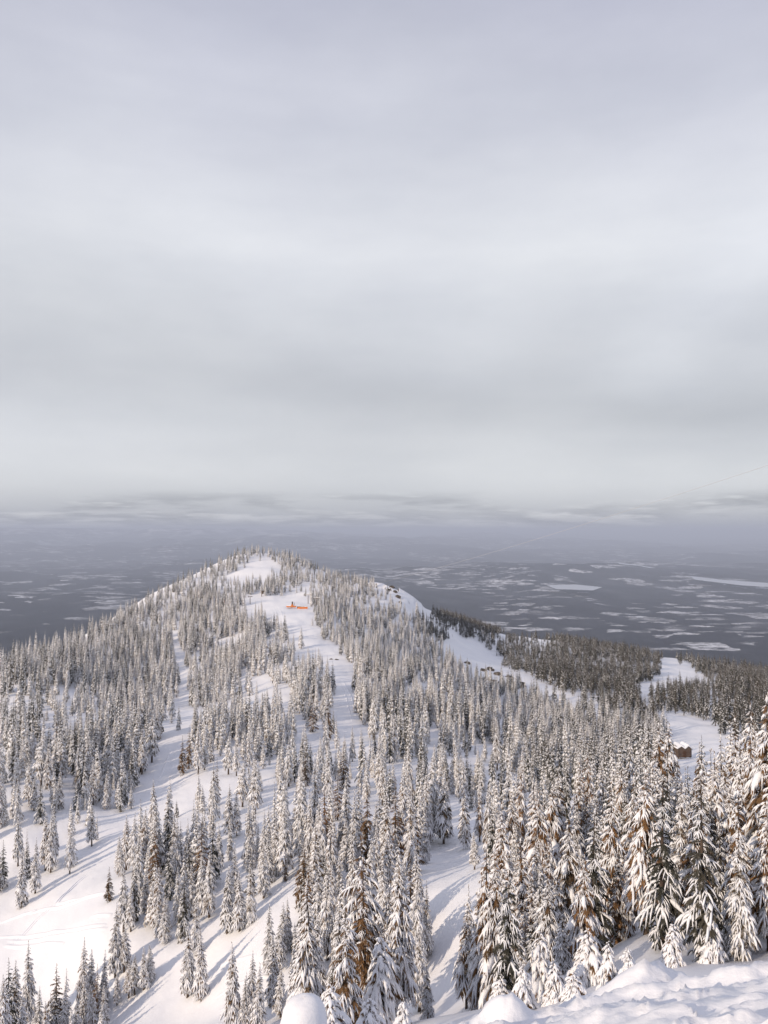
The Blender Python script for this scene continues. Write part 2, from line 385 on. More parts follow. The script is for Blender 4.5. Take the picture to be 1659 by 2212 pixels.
def lake(pts, dz):      # pale frozen water lying on the valley floor, outline given by bearing and distance
    vs = []
    for px, py in pts:
        D = (VZ + dz) / ((HOR - py) / FPX)
        vs.append(((px - CX) / FPX * D, D, VZ + dz))
    link('lake', new_mesh('lake', vs, [list(range(len(vs)))], plain('ice', (0.55, 0.58, 0.63), 0.35, 0.05, 0.0005), False), kind='structure')
lake([(1330,1214),(1372,1220),(1412,1226),(1440,1232),(1420,1238),(1370,1232),(1350,1224)], 120)
lake([(1490,1244),(1560,1252),(1700,1262),(1700,1270),(1600,1264),(1500,1252)], 120)
lake([(850,1228),(900,1226),(960,1228),(950,1233),(880,1236)], 120)
lake([(1180,1264),(1240,1262),(1300,1268),(1280,1275),(1200,1272)], 120)

# ------------------------------------------------------------------ conifers
class MB:
    def __init__(s): s.v = []; s.f = []
    def add(s, v, f):
        n = len(s.v); s.v.extend(v); s.f.extend([tuple(i + n for i in q) for q in f])
    def mesh(s, name, m, smooth=True): return new_mesh(name, s.v, s.f, m, smooth)

def lump(mb, path, wid, hgt, rng, nc=5, jit=0.16):
    """rounded pad of snow lying along a path; closed underneath"""
    n = len(path); vs = []; fs = []
    for i, p in enumerate(path):
        q0 = path[max(0, i - 1)]; q1 = path[min(n - 1, i + 1)]
        d = np.array(q1) - np.array(q0); d /= max(1e-6, np.linalg.norm(d))
        sd = np.cross(d, (0, 0, 1)); sd /= max(1e-6, np.linalg.norm(sd)); up = np.cross(sd, d)
        s = i / (n - 1)
        pr = math.sin(math.pi * (0.06 + 0.88 * s)) ** 0.55
        if i in (0, n - 1): pr *= 0.35
        w_ = wid * pr * (1 + rng.uniform(-jit, jit)); h_ = hgt * pr * (1 + rng.uniform(-jit, jit))
        for j in range(nc):
            a = math.pi * j / (nc - 1)
            r_ = 1 + rng.uniform(-jit, jit)
            c_ = math.cos(a) * w_ * r_; u_ = (math.sin(a) ** 0.8) * h_ * r_ - (0.0 if 0 < j < nc - 1 else 0.35 * h_)
            vs.append(tuple(np.array(p) + sd * c_ + up * u_))
    for i in range(n - 1):
        for j in range(nc - 1):
            fs.append((i * nc + j, i * nc + j + 1, (i + 1) * nc + j + 1, (i + 1) * nc + j))
        fs.append((i * nc + nc - 1, i * nc, (i + 1) * nc, (i + 1) * nc + nc - 1))
    fs.append(tuple(range(nc - 1, -1, -1))); fs.append(tuple((n - 1) * nc + j for j in range(nc)))
    mb.add(vs, fs)

def blade(mb, p, d, L, wd, rng):
    d = np.array(d); d = d / np.linalg.norm(d)
    sd = np.cross(d, (rng.uniform(-.4, .4), rng.uniform(-.4, .4), 1.0)); sd /= max(1e-6, np.linalg.norm(sd))
    p = np.array(p); m_ = p + d * L * 0.45 - np.array((0, 0, 0.04 * L)); e = p + d * L - np.array((0, 0, 0.16 * L))
    mb.add([tuple(p), tuple(m_ + sd * wd), tuple(e), tuple(m_ - sd * wd)], [(0, 1, 2, 3)])

def conifer(name, seed, H, rad, levels, per, droop, snow, lumpw, fol, hi=True, bare=0.12, taper=1.0, gap=0.0, lean=0.0, cap=0.0, ragged=0.25):
    """meshes (trunk, crown, snow load) of one conifer standing at the origin"""
    rng = random.Random(seed)
    tr, cr, sn = MB(), MB(), MB()
    bend = lambda z: (lean * (z / H) ** 2.2 * H, 0.25 * lean * (z / H) ** 2 * H)
    # trunk
    ns = 7 if hi else 5
    rings = [0, 0.02, 0.3, 0.6, 0.85, 1.0]; rad0 = H * 0.0165
    vs, fs = [], []
    for f in rings:
        r_ = rad0 * (1.35 if f == 0 else (1 - 0.96 * f)); bx, by = bend(f * H)
        for a in range(ns): vs.append((bx + r_ * math.cos(a * 2 * math.pi / ns), by + r_ * math.sin(a * 2 * math.pi / ns), f * H - (0.6 if f == 0 else 0)))
    for i in range(len(rings) - 1):
        for a in range(ns): fs.append((i * ns + a, i * ns + (a + 1) % ns, (i + 1) * ns + (a + 1) % ns, (i + 1) * ns + a))
    tr.add(vs, fs)
    # boughs
    z0 = bare * H
    ph = rng.uniform(0, 6.28)
    side = [1 + ragged * rng.uniform(-1, 1) for _ in range(8)]
    for l in range(levels):
        f = (l + rng.uniform(0, 0.8)) / levels
        f = f ** 0.9
        z = z0 + f * (H * 0.985 - z0)
        prof = (1 - f) ** taper
        # crown narrows again at its foot
        prof *= 0.62 + 0.38 * min(1, f / 0.16)
        Lr = rad * prof + rad * 0.07
        k_ = max(3, int(round(per * (0.5 + 0.5 * prof)))) if f < 0.93 else 3
        for b in range(k_):
            if rng.random() < gap: continue
            az = ph + l * 2.4 + b * 6.283 / k_ + rng.uniform(-.3, .3)
            L = Lr * rng.uniform(0.72, 1.18) * side[int((az % 6.283) / 0.7855) % 8]
            dr = droop * rng.uniform(0.75, 1.25) * (0.55 + 0.6 * (1 - f))
            bx, by = bend(z)
            ca, sa = math.cos(az), math.sin(az)
            zz = z + rng.uniform(-.3, .3) * H / levels
            pt = lambda s: np.array((bx + ca * L * s * (1 - 0.16 * dr * s), by + sa * L * s * (1 - 0.16 * dr * s), zz + L * (0.22 * s - dr * s ** 1.7)))
            npts = 5 if hi else 3
            # needles: sprays along both sides and past the tip
            nb = 8 if hi else 3
            for i in range(nb):
                s = 0.28 + 0.66 * i / max(1, nb - 1)
                for sg in (-1, 1):
                    ang = az + sg * rng.uniform(0.5, 1.15)
                    blade(cr, pt(s) - np.array((0, 0, 0.03 * L)), (math.cos(ang), math.sin(ang), -0.35 - dr * s * 0.8 + rng.uniform(-.3, .2)), L * rng.uniform(0.34, 0.62) * (1.15 - 0.5 * s) * (1 if hi else 1.25), L * (0.050 if hi else 0.11), rng)
            for tq in ((-.35, 0, .35) if hi else (0,)): blade(cr, pt(0.80), (math.cos(az + tq), math.sin(az + tq), -0.3 - dr), L * rng.uniform(0.32, 0.46), L * (0.055 if hi else 0.10), rng)
            # a filled spine of needles, so that the crown is dense near the trunk
            sd = np.array((-sa, ca, 0)); wv = L * 0.11
            a0, a1, a2 = pt(0.02), pt(0.5), pt(0.92)
            dn = np.array((0, 0, -0.05 * L))
            cr.add([tuple(a0 + sd * wv * .8 + dn), tuple(a0 - sd * wv * .8 + dn), tuple(a1 - sd * wv * 1.3 + 2 * dn), tuple(a1 + sd * wv * 1.3 + 2 * dn), tuple(a2 + dn)], [(0, 1, 2, 3), (3, 2, 4)])
            # snow
            sw = 0.35 + 0.65 * snow * rng.uniform(0.55, 1.2)
            if rng.random() < snow and L > 0.10:
                s0, s1 = rng.uniform(0.05, 0.25), rng.uniform(0.82, 1.04)
                path = [pt(s0 + (s1 - s0) * i / (npts - 1)) for i in range(npts)]
                lump(sn, path, L * lumpw * (0.72 if hi else 1.0) * sw * rng.uniform(.8, 1.2), L * (0.11 + 0.05 * cap) * sw, rng, 5 if hi else 4)
                for s_at, spread in (((0.30, 0.95), (0.55, 0.75), (0.74, 0.5)) if hi else ((0.45, 0.8),)):
                    for sg in (-1, 1):
                        if rng.random() < 0.16: continue
                        s = s_at + rng.uniform(-.07, .07); ang = az + sg * spread * rng.uniform(0.75, 1.25); p0 = pt(s)
                        q = L * rng.uniform(0.34, 0.56) * (1.1 - 0.35 * s_at)
                        pth = [p0 + np.array((math.cos(ang) * q * u, math.sin(ang) * q * u, -q * u * u * (0.30 + 0.9 * dr) - 0.35 * q * u * dr * s_at + 0.01 * L)) for u in ((0.0, 0.35, 0.7, 1.05) if hi else (0.1, 0.55, 1.0))]
                        lump(sn, pth, L * lumpw * (0.40 if hi else 0.6) * sw, L * 0.075 * sw, rng, 4)
                if cap and rng.random() < cap:
                    c_ = pt(rng.uniform(0.40, 0.75)); q = L * rng.uniform(0.28, 0.60)
                    pth = [c_ + np.array((ca * q * u, sa * q * u, 0.25 * q - q * 0.9 * (u + .5) ** 2)) for u in (-0.6, -0.25, 0.15, 0.5, 0.85)]
                    lump(sn, pth, q * rng.uniform(0.24, 0.40), q * rng.uniform(0.22, 0.36), rng, 6, 0.2)
    # bare leader
    bx, by = bend(H)
    for i in range(3): blade(cr, (bx, by, H * (0.965 + 0.01 * i)), (rng.uniform(-.3, .3), rng.uniform(-.3, .3), 1), H * 0.03, H * 0.004, rng)
    lump(sn, [(bx * .94, by * .94, H * 0.955), (bx * .97, by * .97, H * 0.975), (bx, by, H * 0.992)], H * 0.007, H * 0.006, rng, 5)
    return tr.mesh(name + '_trunk', M_BARK), cr.mesh(name + '_crown', fol, False), sn.mesh(name + '_snow', M_LOAD)

# kinds: A slim and well coated, B broad and clumped, C dark with thin snow, D smothered, E brown
PROTO = {'A': [], 'B': [], 'C': [], 'D': [], 'E': [], 'G': []}
for i in range(6):
    PROTO['A'].append(conifer('slim_fir', 10 + i, 12.0, 1.22 + 0.12 * (i % 3), 33, 6, 0.95, 0.90, 0.175, M_FOLW if i % 2 else M_FOL, taper=0.80, bare=(0.05, 0.12, 0.20)[i % 3], lean=0.010 * (i - 2.5)))
for i in range(4):
    PROTO['B'].append(conifer('broad_fir', 30 + i, 12.0, 1.62 + 0.16 * (i % 2), 31, 6, 0.90, 0.72, 0.155, M_FOLB, taper=0.82, bare=0.06 + 0.05 * i, cap=0.30, lean=0.01 * (i - 1.5), gap=0.05))
for i in range(3):
    PROTO['C'].append(conifer('dark_fir', 50 + i, 12.0, 1.45, 28, 6, 0.75, 0.58, 0.15, M_FOLD, taper=0.85, bare=0.06, gap=0.05, lean=0.02 * (i - 1)))
for i in range(3):
    PROTO['D'].append(conifer('smothered_fir', 70 + i, 6.0, 1.8, 15, 6, 1.15, 0.98, 0.30, M_FOLB, taper=0.6, bare=0.0, cap=0.8, lean=0.03 * (i - 1)))
for i in range(2):
    PROTO['E'].append(conifer('brown_fir', 90 + i, 12.0, 1.5, 28, 6, 0.6, 0.45, 0.15, M_FOLB, taper=0.95, bare=0.05, gap=0.08, ragged=0.4))
for i in range(2):
    PROTO['G'].append(conifer('great_fir', 95 + i, 12.0, 2.35, 27, 7, 0.85, 0.74, 0.155, M_FOLB, taper=0.80, bare=0.04, cap=0.35, gap=0.10, ragged=0.4))
H0 = {'A': 12.0, 'B': 12.0, 'C': 12.0, 'D': 6.0, 'E': 12.0, 'G': 12.0}

# ---- where they stand -------------------------------------------------
rng = random.Random(4); nr = np.random.RandomState(11)
TREES = []            # x, y, z, H, kind
def by_top(px, top, D, kind):
    if D > 1000:        # given by its foot instead of its distance
        dd = np.exp(np.linspace(math.log(14), math.log(400), 3000)); g_ = ground((px - CX) / FPX * dd, dd)
        hit = g_ >= (HOR - D) / FPX * dd
        if not hit.any(): print('no foot', px, top); return
        D = float(dd[int(np.argmax(hit))])
    x = (px - CX) / FPX * D; z = float(ground(x, D)); H = (HOR - top) / FPX * D - z
    if H < (1.5 if kind == 'D' else 4.0): print('short', px, top, round(D), round(H, 1)); return
    TREES.append((x, D, z, min(H, 17.0), kind, 1))
NEAR = {
 'A': [(20,2090,90),(60,2120,92),(110,2145,92),(165,2150,93),(190,2090,98),(262,2085,103),(287,2060,103),(300,2130,98),(150,2110,95),(230,2150,94),(45,2060,99),(73,2021,104),(97,2115,98),(154,2077,99),(189,2012,102),(206,2037,103),(235,2041,104),(234,2106,97),(209,2111,97),(258,1938,108),(277,1985,108),(319,2030,103),(332,2025,104),(299,2046,103),
       (460,2140,2215),(412,1985,2138),(441,1990,2138),(509,2022,2205),(548,2040,2200),(566,2066,2210),(585,1941,2090),(596,2004,2150),(533,2085,2205),(177,2138,95),
       (279,1754,140),(309,1721,145),(336,1677,152),(371,1673,155),(368,1728,140),(353,1776,136),(395,1768,136),(410,1761,138),(445,1717,146),(430,1728,142),(265,1795,136),(320,1860,1960),(390,1864,1985),
       (419,1857,1970),(349,1915,2010),(368,1923,2020),(430,1923,2050),(300,1830,1935),(335,1890,1990),(403,1830,1940),(440,1840,1950),(380,1800,130),(290,1900,2000),
       (496,1860,2004),(522,1871,2000),(544,1850,1985),(573,1813,1930),(478,1772,135),(500,1750,138),(540,1790,130),(560,1760,134),(585,1790,1900),(515,1702,150),(550,1700,148),
       (615,1938,93),(624,1927,94),(640,1985,86),(670,2003,80),(655,2019,78),(605,1985,90),(690,1960,82),(632,2060,74),(610,2070,80),
       (674,1732,120),(656,1772,118),(700,1713,122),(718,1710,124),(748,1754,110),(763,1746,112),(690,1790,108),(720,1790,106),(670,1830,104),(705,1840,100),(735,1830,98),(660,1880,2000),(740,1880,88),
       (814,1772,100),(858,1702,125),(873,1680,135),(854,1728,118),(835,1790,98),(860,1800,95),(800,1800,96),(830,1850,86),(855,1870,84),(902,1820,88),(921,1893,82),(917,1739,118),(905,1990,72),
       (921,2062,62),(891,2096,58),(965,1835,96),(977,1827,98),(996,1846,72),(1010,1900,68),(1023,1790,98),(880,1770,112),(895,1720,126),
       (1040,1940,62),(1057,1960,58),(1075,1864,74),(1090,1900,68),(1110,1850,76),(1060,2030,54),(1030,2050,54),(946,2151,2200)],
 'B': [(1400,1665,70),(1440,1700,64),(1472,1725,60),(1450,1765,56),(1420,1800,54),(1480,1800,50),(1380,1740,66),(1500,1850,47),(1430,1880,47),(1395,1900,46),(1350,1860,52),(1465,1905,44),(1545,1690,60),(1520,1640,72),(1510,1900,44),(1655,1485,47),(1630,1600,50),(1600,1660,50),(1570,1690,49),(1650,1720,42),(1530,1720,53),(1490,1760,53),(1615,1575,55),(957,1680,132),(1001,1698,126),(1034,1691,128),(1075,1790,92),(1101,1754,98),(1145,1690,102),(1170,1651,112),(1187,1690,100),(1220,1762,78),(1262,1690,88),(1291,1637,102),(1312,1669,92),(1330,1637,98),(1362,1616,104),(1391,1601,110),
       (1345,1690,82),(1385,1680,84),(1240,1800,70),(1290,1780,70),(1330,1830,54),(1360,1790,64),(1405,1760,70),(1180,1800,72),(1150,1850,64),(1200,1880,58),(1130,1930,56),
       (1505,1601,82),(1533,1651,70),(1544,1551,84),(1558,1651,66),(1583,1544,80),(1601,1640,62),(1612,1516,72),(1640,1620,58),(1651,1494,46),(1625,1560,58),(1480,1740,66),(1505,1698,68),(1512,1812,54),
       (1450,1810,60),(1420,1860,56),(1560,1780,52),(1590,1740,54),(1480,1880,50),(1540,1870,48),(1375,1900,52),(1290,1900,54),(1250,1930,52),(1090,1990,56),(1655,1700,46),(1610,1800,46),(1700,1480,52),(1690,1620,44),(1330,1940,48),(1400,1950,48)],
 'C': [(31,2055,97),(26,2097,94),(8,2120,92),(1434,1608,76),(1480,1650,78),(1460,1700,72),(745,1940,66),(775,2020,54),(720,2050,52),(1220,1623,112),(1145,1960,52),(998,2143,2200),(740,2120,44),(850,2080,52),(1395,1720,78),(130,2110,97),(408,1800,132)],
 'E': [(1330,1815,52),(133,2068,100),(121,2127,97),(220,2068,102),(344,2163,92),(415,2173,90),(437,2180,88),(243,1864,126),(397,1912,2020),(1255,1633,104),(625,1745,128),(965,1930,84),(1105,1800,84),(1205,1650,108)],
 'G': [(781,1800,56),(748,1950,46),(830,1990,50)],
 'D': [(1444,1979,40),(1262,1994,42),(1166,1997,43),(1123,2065,40),(1234,2083,36),(1480,2026,38),(1530,1972,40),(1583,2026,36),(1305,2019,39),(720,2110,36),(820,2000,48),(800,2130,38),(1190,2060,40),(1350,2030,38),(1410,2040,37),(1080,2090,42),(870,2140,42),(690,2160,40)],
}
for kd, L_ in NEAR.items():
    for t_ in L_: by_top(*t_, kd)

# stands on the saddle, the hill and the bench, as outlines on the photo grid of where their feet are
def inside(px, py, poly):
    poly = np.array(poly, float); r = np.zeros(px.shape, bool); j = len(poly) - 1
    for i in range(len(poly)):
        xi, yi = poly[i]; xj, yj = poly[j]
        c = ((yi > py) != (yj > py)) & (px < (xj - xi) * (py - yi) / ((yj - yi) if yj != yi else 1e-9) + xi)
        r ^= c; j = i
    return r
OPEN = [
 [(-60,1975),(0,1955),(100,1945),(200,1820),(285,1740),(345,1660),(384,1560),(372,1450),(374,1360),(390,1360),(400,1470),(425,1545),(415,1620),(385,1690),(320,1740),(262,1840),(235,1960),(250,2230),(-60,2230)],
 [(662,1380),(715,1390),(775,1450),(758,1500),(780,1560),(778,1603),(748,1600),(727,1560),(720,1490),(700,1440)],
 [(535,1298),(580,1286),(618,1289),(628,1269),(650,1270),(664,1298),(680,1372),(658,1384),(640,1392),(608,1360),(570,1332),(530,1330)],
 [(488,1252),(512,1220),(545,1204),(580,1204),(606,1222),(608,1248),(575,1262),(500,1268)],
 [(800,1255),(845,1262),(866,1290),(872,1318),(862,1318),(838,1290),(800,1270)],
 [(935,1385),(1010,1378),(1045,1395),(1095,1440),(1160,1468),(1250,1510),(1250,1545),(1180,1510),(1100,1488),(1040,1466),(985,1425)],
 [(1070,1370),(1120,1362),(1215,1388),(1160,1392)],
 [(1425,1425),(1455,1428),(1475,1455),(1510,1462),(1500,1478),(1440,1480),(1400,1500),(1385,1530),(1370,1505),(1370,1478),(1425,1462)],
 [(1410,1535),(1500,1548),(1540,1545),(1530,1585),(1480,1585),(1420,1560)],
 [(1420,1595),(1520,1600),(1500,1720),(1440,1700)],
 [(850,1640),(910,1640),(900,1720),(850,1730)],
 [(1010,1640),(1060,1650),(1050,1680),(990,1690)],
 [(450,1990),(640,1890),(640,2230),(440,2230)], [(930,1930),(1000,1870),(1030,1880),(1010,1980),(960,2080),(930,2080)], [(600,1900),(660,1850),(640,1960),(600,2000)], [(1140,1730),(1250,1725),(1230,1800),(1080,1830)],
 [(380,1490),(420,1500),(400,1560)], [(560,1500),(680,1480),(600,1520),(500,1560)],
]
#          outline, density, kinds, mean height, clumping
STAND = [
 ([(515,1258),(645,1256),(645,1284),(515,1290)], 1.1, 'AAC', 10.5, 0.1),
 ([(650,1840),(760,1820),(900,1870),(925,1990),(900,2110),(860,2215),(650,2215),(610,2130),(650,2000)], 0.80, 'AAAAE', 11.0, 0.2),
 ([(1060,1800),(1400,1740),(1520,1740),(1659,1760),(1720,2040),(1500,2080),(1250,2120),(1000,2195),(1030,2080),(1100,1960),(1040,1880)], 1.15, 'AABBBC', 10.5, 0.1),
 ([(245,1960),(300,1870),(400,1820),(450,1840),(455,1960),(420,2050),(330,2050),(260,2020)], 1.0, 'AAAAACE', 11.0, 0.1),
 ([(470,1960),(500,1850),(590,1830),(600,1930),(570,1990),(480,2005)], 0.25, 'AAAA', 11.0, 0.3),
 ([(-60,1400),(100,1370),(200,1335),(300,1290),(400,1230),(480,1190),(560,1160),(560,1230),(520,1290),(520,1340),(430,1410),(390,1440),(400,1540),(340,1660),(280,1740),(190,1830),(100,1945),(-60,1960)], 0.64, 'AAAAC', 11.0, 0.5),
 ([(520,1340),(566,1330),(660,1400),(720,1480),(720,1560),(800,1620),(780,1700),(620,1900),(450,1990),(390,1880),(390,1700),(425,1545),(390,1440),(430,1410)], 0.52, 'AAAAE', 10.5, 0.75),
 ([(560,1160),(680,1195),(790,1235),(880,1310),(930,1380),(1010,1470),(950,1500),(800,1460),(720,1390),(690,1370),(676,1290),(655,1262),(560,1262)], 0.64, 'AAAC', 9.5, 0.3),
 ([(780,1440),(1010,1465),(1100,1530),(1180,1550),(1180,1620),(1120,1720),(1000,1790),(880,1840),(780,1800),(780,1700),(800,1620),(770,1500)], 0.72, 'AAAAAC', 11.0, 0.5),
 ([(985,1440),(1060,1470),(1180,1520),(1260,1550),(1420,1560),(1420,1610),(1460,1640),(1400,1740),(1250,1730),(1120,1720),(1180,1620),(1100,1530)], 0.75, 'AACCC', 10.5, 0.45),
 ([(890,1330),(1000,1330),(1090,1362),(1060,1385),(1010,1378),(940,1385),(900,1350)], 0.9, 'F', 10, 0.25),
 ([(1030,1385),(1100,1380),(1250,1372),(1420,1400),(1425,1460),(1370,1480),(1370,1520),(1250,1510),(1160,1465),(1100,1440)], 0.95, 'F', 10.5, 0.2),
 ([(1240,1495),(1380,1520),(1420,1560),(1250,1550),(1180,1512)], 0.7, 'F', 10, 0.55),
 ([(1390,1500),(1440,1478),(1520,1478),(1570,1530),(1520,1555),(1410,1540)], 0.8, 'F', 10, 0.4),
 ([(1455,1420),(1700,1440),(1700,1600),(1560,1600),(1530,1545),(1560,1510),(1510,1455)], 0.9, 'F', 11, 0.3),
]
cell = 2.7
xs = np.arange(-330, 520, cell); ys = np.arange(38, 1180, cell)
X, Y = np.meshgrid(xs, ys); X = X.ravel() + nr.uniform(-1.2, 1.2, X.size); Y = Y.ravel() + nr.uniform(-1.2, 1.2, Y.size)
ok = (np.abs(X) < 0.53 * Y) & (edge_over(X, Y) < 14); X, Y = X[ok], Y[ok]
Z = ground(X, Y); PX, PY = proj(X, Y, Z)
PX = PX + fbm(X / 14 + 40, Y / 14, 4) * 34 * (120 / np.maximum(Y, 120)) ** 0.3; PY = PY + fbm(X / 12, Y / 12 + 60, 4) * 16 * (120 / np.maximum(Y, 120)) ** 0.3
op = np.zeros(len(X), bool)
for p_ in OPEN: op |= inside(PX, PY, p_)
U = nr.rand(len(X)); op &= ~((Y > 260) & (nr.rand(len(X)) < np.where(PX > 1350, 0.09, 0.035))); cn = fbm(X / 17 + 3, Y / 24, 3) * 0.5 + 0.5; cn = np.clip(cn * 1.5 - 0.25, 0, 1)
hn = fbm(X / 30 - 8, Y / 30 + 2, 2)
done = op.copy()
FAR_DARK = []
for poly, dens, kinds, hm, clump in STAND:
    sel = inside(PX, PY, poly) & ~done; done |= sel
    prob = dens * (0.36 if kinds == 'F' else 0.62) * ((1 - clump) + clump * 2.0 * sstep(cn, 0.38, 0.62))
    pick = np.nonzero(sel & (U < prob))[0]
    for i in pick:
        kd = rng.choice(kinds)
        h_ = hm * (0.92 + 0.25 * hn[i]) * rng.choice((0.45, 0.75, 0.9, 1.0, 1.05, 1.15, 1.25)) * rng.uniform(0.9, 1.1)
        if Y[i] > 560: h_ *= 0.88
        if Y[i] < 110: h_ = min(h_, 8.5 + 0.035 * Y[i] + 2 * U[i])
        if Y[i] > 600 and kd != 'F' and U[i] > prob[i] * 0.6: continue
        if kd == 'F': FAR_DARK.append((X[i], Y[i], Z[i], h_, 'C', 0))
        else: TREES.append((X[i], Y[i], Z[i], h_, kd, 0))
def hides(t):       # leave the views onto the hut, its clearing and the gully open
    x, y, z, H, kd, _ = t
    for (a, b, c, d, far) in ((1446, 1494, 1592, 1642, 228), (1475, 1560, 1545, 1575, 250), (955, 990, 1930, 2040, 78)):
        ux, t_ = proj(x, y, z + H); _, b_ = proj(x, y, z)
        if y < far:
            for q in range(12):
                py_ = t_ + (b_ - t_) * q / 11; hw_ = 0.085 * H / y * FPX * q / 11
                if c < py_ < d and ux + hw_ > a and ux - hw_ < b: return True
    return False
TREES = [t for t in TREES if not hides(t)]
print('trees', len(TREES), 'dark', len(FAR_DARK))

# which show largest: front to back over a small picture of their outlines
GW, GH = 553, 738; occ = np.zeros((GH, GW), bool); vis = np.zeros(len(TREES))
order = sorted(range(len(TREES)), key=lambda i: TREES[i][1])
for i in order:
    x, y, z, H, kd, _ = TREES[i]
    ux, b_ = proj(x, y, z); _, t_ = proj(x, y, z + H)
    hw = {'A': .115, 'B': .15, 'C': .13, 'D': .21, 'E': .13, 'G': .22}[kd] * H / y * FPX
    y0, y1 = t_ / 3, b_ / 3
    for r_ in range(max(0, int(y0)), min(GH, int(y1) + 1)):
        f = min(1, max(0, (r_ - y0) / max(1e-3, y1 - y0))); w_ = hw / 3 * f ** 0.8
        a, b = max(0, int(round(ux / 3 - w_))), min(GW, int(round(ux / 3 + w_)) + 1)
        if a < b:
            vis[i] += (~occ[r_, a:b]).sum(); occ[r_, a:b] = True
big = [i for i in np.argsort(-vis) if vis[i] > 3][:292]
bigset = set(int(i) for i in big)

# zones that the labels point to: (x, y of the crown on the photo grid, words)
ZONES = [
 (40,2080,'in the bottom left corner below the open ski run'), (140,2110,'in the clump below the lower ski run'), (225,2060,'in the clump beside the foot of the ski run'),
 (310,2050,'just below the big clump right of the ski run'), (300,1800,'along the ski run edge of the big left clump'), (360,1720,'atop the big clump right of the run'),
 (420,1780,'on the upper right side of the big left clump'), (345,1910,'low in the big clump right of the ski run'), (420,1900,'in the lower right of the big left clump'),
 (430,2060,'in the small group standing alone on the lower slope'), (530,2060,'in the row left of the domed snow stump'), (600,1990,'behind the domed snow stump'),
 (520,1860,'in the middle clump on the bare slope'), (510,1730,'at the top of the middle clump'), (580,1770,'between the middle clump and the central wood'),
 (650,2050,'close behind the domed snow stump'), (680,1930,'above the domed snow stump in the central wood'), (700,1750,'at the top of the central wood'), (670,1820,'on the left side of the central wood'),
 (780,1790,'near the brown crowned tree in the central wood'), (800,1950,'beside the large brown tree in the centre foreground'), (780,2100,'at the foot of the large brown foreground tree'),
 (860,1740,'at the upper right of the central wood'), (900,1900,'on the right edge of the central wood'), (890,2090,'right of the large brown tree, near the bottom edge'),
 (990,1740,'in the dark trio below the snowy hollow'), (990,1850,'left of the bare gully beside the right wood'), (1000,2010,'above the left end of the snow bank'),
 (1080,1880,'on the left edge of the right wood'), (1080,2040,'behind the left mound of the snow bank'), (1170,1740,'at the top left of the right wood'), (1260,1680,'among the brown tops of the right wood'),
 (1170,1880,'in the left part of the right wood'), (1160,2030,'behind the snow bank left of its largest mound'), (1350,1670,'left of the brown hut on the wood\'s upper edge'),
 (1300,1830,'in the middle of the right wood'), (1280,1990,'above the largest mound of the snow bank'), (1450,1680,'below the brown hut'), (1420,1850,'in the wood straight below the brown hut'),
 (1420,1990,'right of the largest mound of the snow bank'), (1540,1620,'right of the brown hut'), (1500,1800,'below and right of the brown hut'), (1540,1960,'above the right end of the snow bank'),
 (1630,1560,'at the right edge, topmost in the wood'), (1620,1780,'at the right edge above the bare trunks'),
 (60,1800,'on the left edge above the open ski run'), (170,1760,'along the upper side of the ski run'), (90,1650,'on the lower left forest edge'), (260,1640,'beside the narrow middle of the ski run'), (200,1550,'in the middle of the left hill forest'),
 (400,1580,'beside the narrow upper part of the ski run'), (480,1620,'on the bare slope above the middle clump'), (600,1640,'on the bare slope above the central wood'), (560,1500,'on the open slope below the orange barrier'),
 (690,1640,'above the central wood, left of the ski trail'), (830,1560,'right of the pale ski trail on the ridge'), (900,1620,'around the snowy hollow right of the ridge'), (780,1660,'below the pale ski trail on the ridge'),
 (1000,1600,'on the white slope above the dark trio'), (1110,1640,'in the white wood above the right wood'), (1220,1640,'on the white edge behind the brown tops'),
]
LOOK = {'A': 'slim snow-coated fir', 'B': 'broad clumpy-snowed fir', 'C': 'dark thinly-snowed fir', 'D': 'snow-smothered young fir', 'E': 'brown thinly-snowed fir', 'G': 'large snow-hung fir'}
ORD = 'first second third fourth fifth sixth seventh eighth ninth tenth eleventh twelfth thirteenth fourteenth fifteenth sixteenth seventeenth eighteenth nineteenth twentieth'.split() + ['twenty-' + w_ for w_ in 'first second third fourth fifth sixth seventh eighth ninth'.split()]
zmem = {}
for i in bigset:
    x, y, z, H, kd, _ = TREES[i]; ux, t_ = proj(x, y, z + 0.72 * H)
    zi = min(range(len(ZONES)), key=lambda q: (ZONES[q][0] - ux) ** 2 + (ZONES[q][1] - t_) ** 2)
    zmem.setdefault(zi, []).append((ux, i))
def place_tree(i, label):
    x, y, z, H, kd, _ = TREES[i]
    var = PROTO[kd][(i * 7 + int(x * 3)) % len(PROTO[kd])]
    k_ = H / H0[kd]
    wd = k_ ** 0.75 * (1.0 if kd != 'A' else 1.0)
    r = bpy.data.objects.new('fir_tree', None); C.objects.link(r)
    r.empty_display_size = 0.5
    r.location = (x, y, z); r.rotation_euler = (0, 0, (i * 2.39996) % 6.283); wd *= (0.88 if kd == 'A' else 0.78) + 0.34 * ((i * 0.618) % 1)
    r.scale = (wd, wd, k_)
    if len(label.split()) > 16: print('LONG', len(label.split()), label)
    r['label'] = label; r['category'] = 'tree'; r['group'] = 'snowy firs on the slopes'
    link('trunk', var[0], r); cr = link('crown', var[1], r); link('snow_clumps', var[2], cr)
for zi, mem in sorted(zmem.items()):
    mem.sort()
    for q, (ux, i) in enumerate(mem):
        nm = LOOK[TREES[i][4]]
        where = ZONES[zi][2]
        if len(mem) == 1: lb = f'{nm} {where}'
        else: lb = f'{nm}, {ORD[q]} from left {where}'
        place_tree(i, lb)

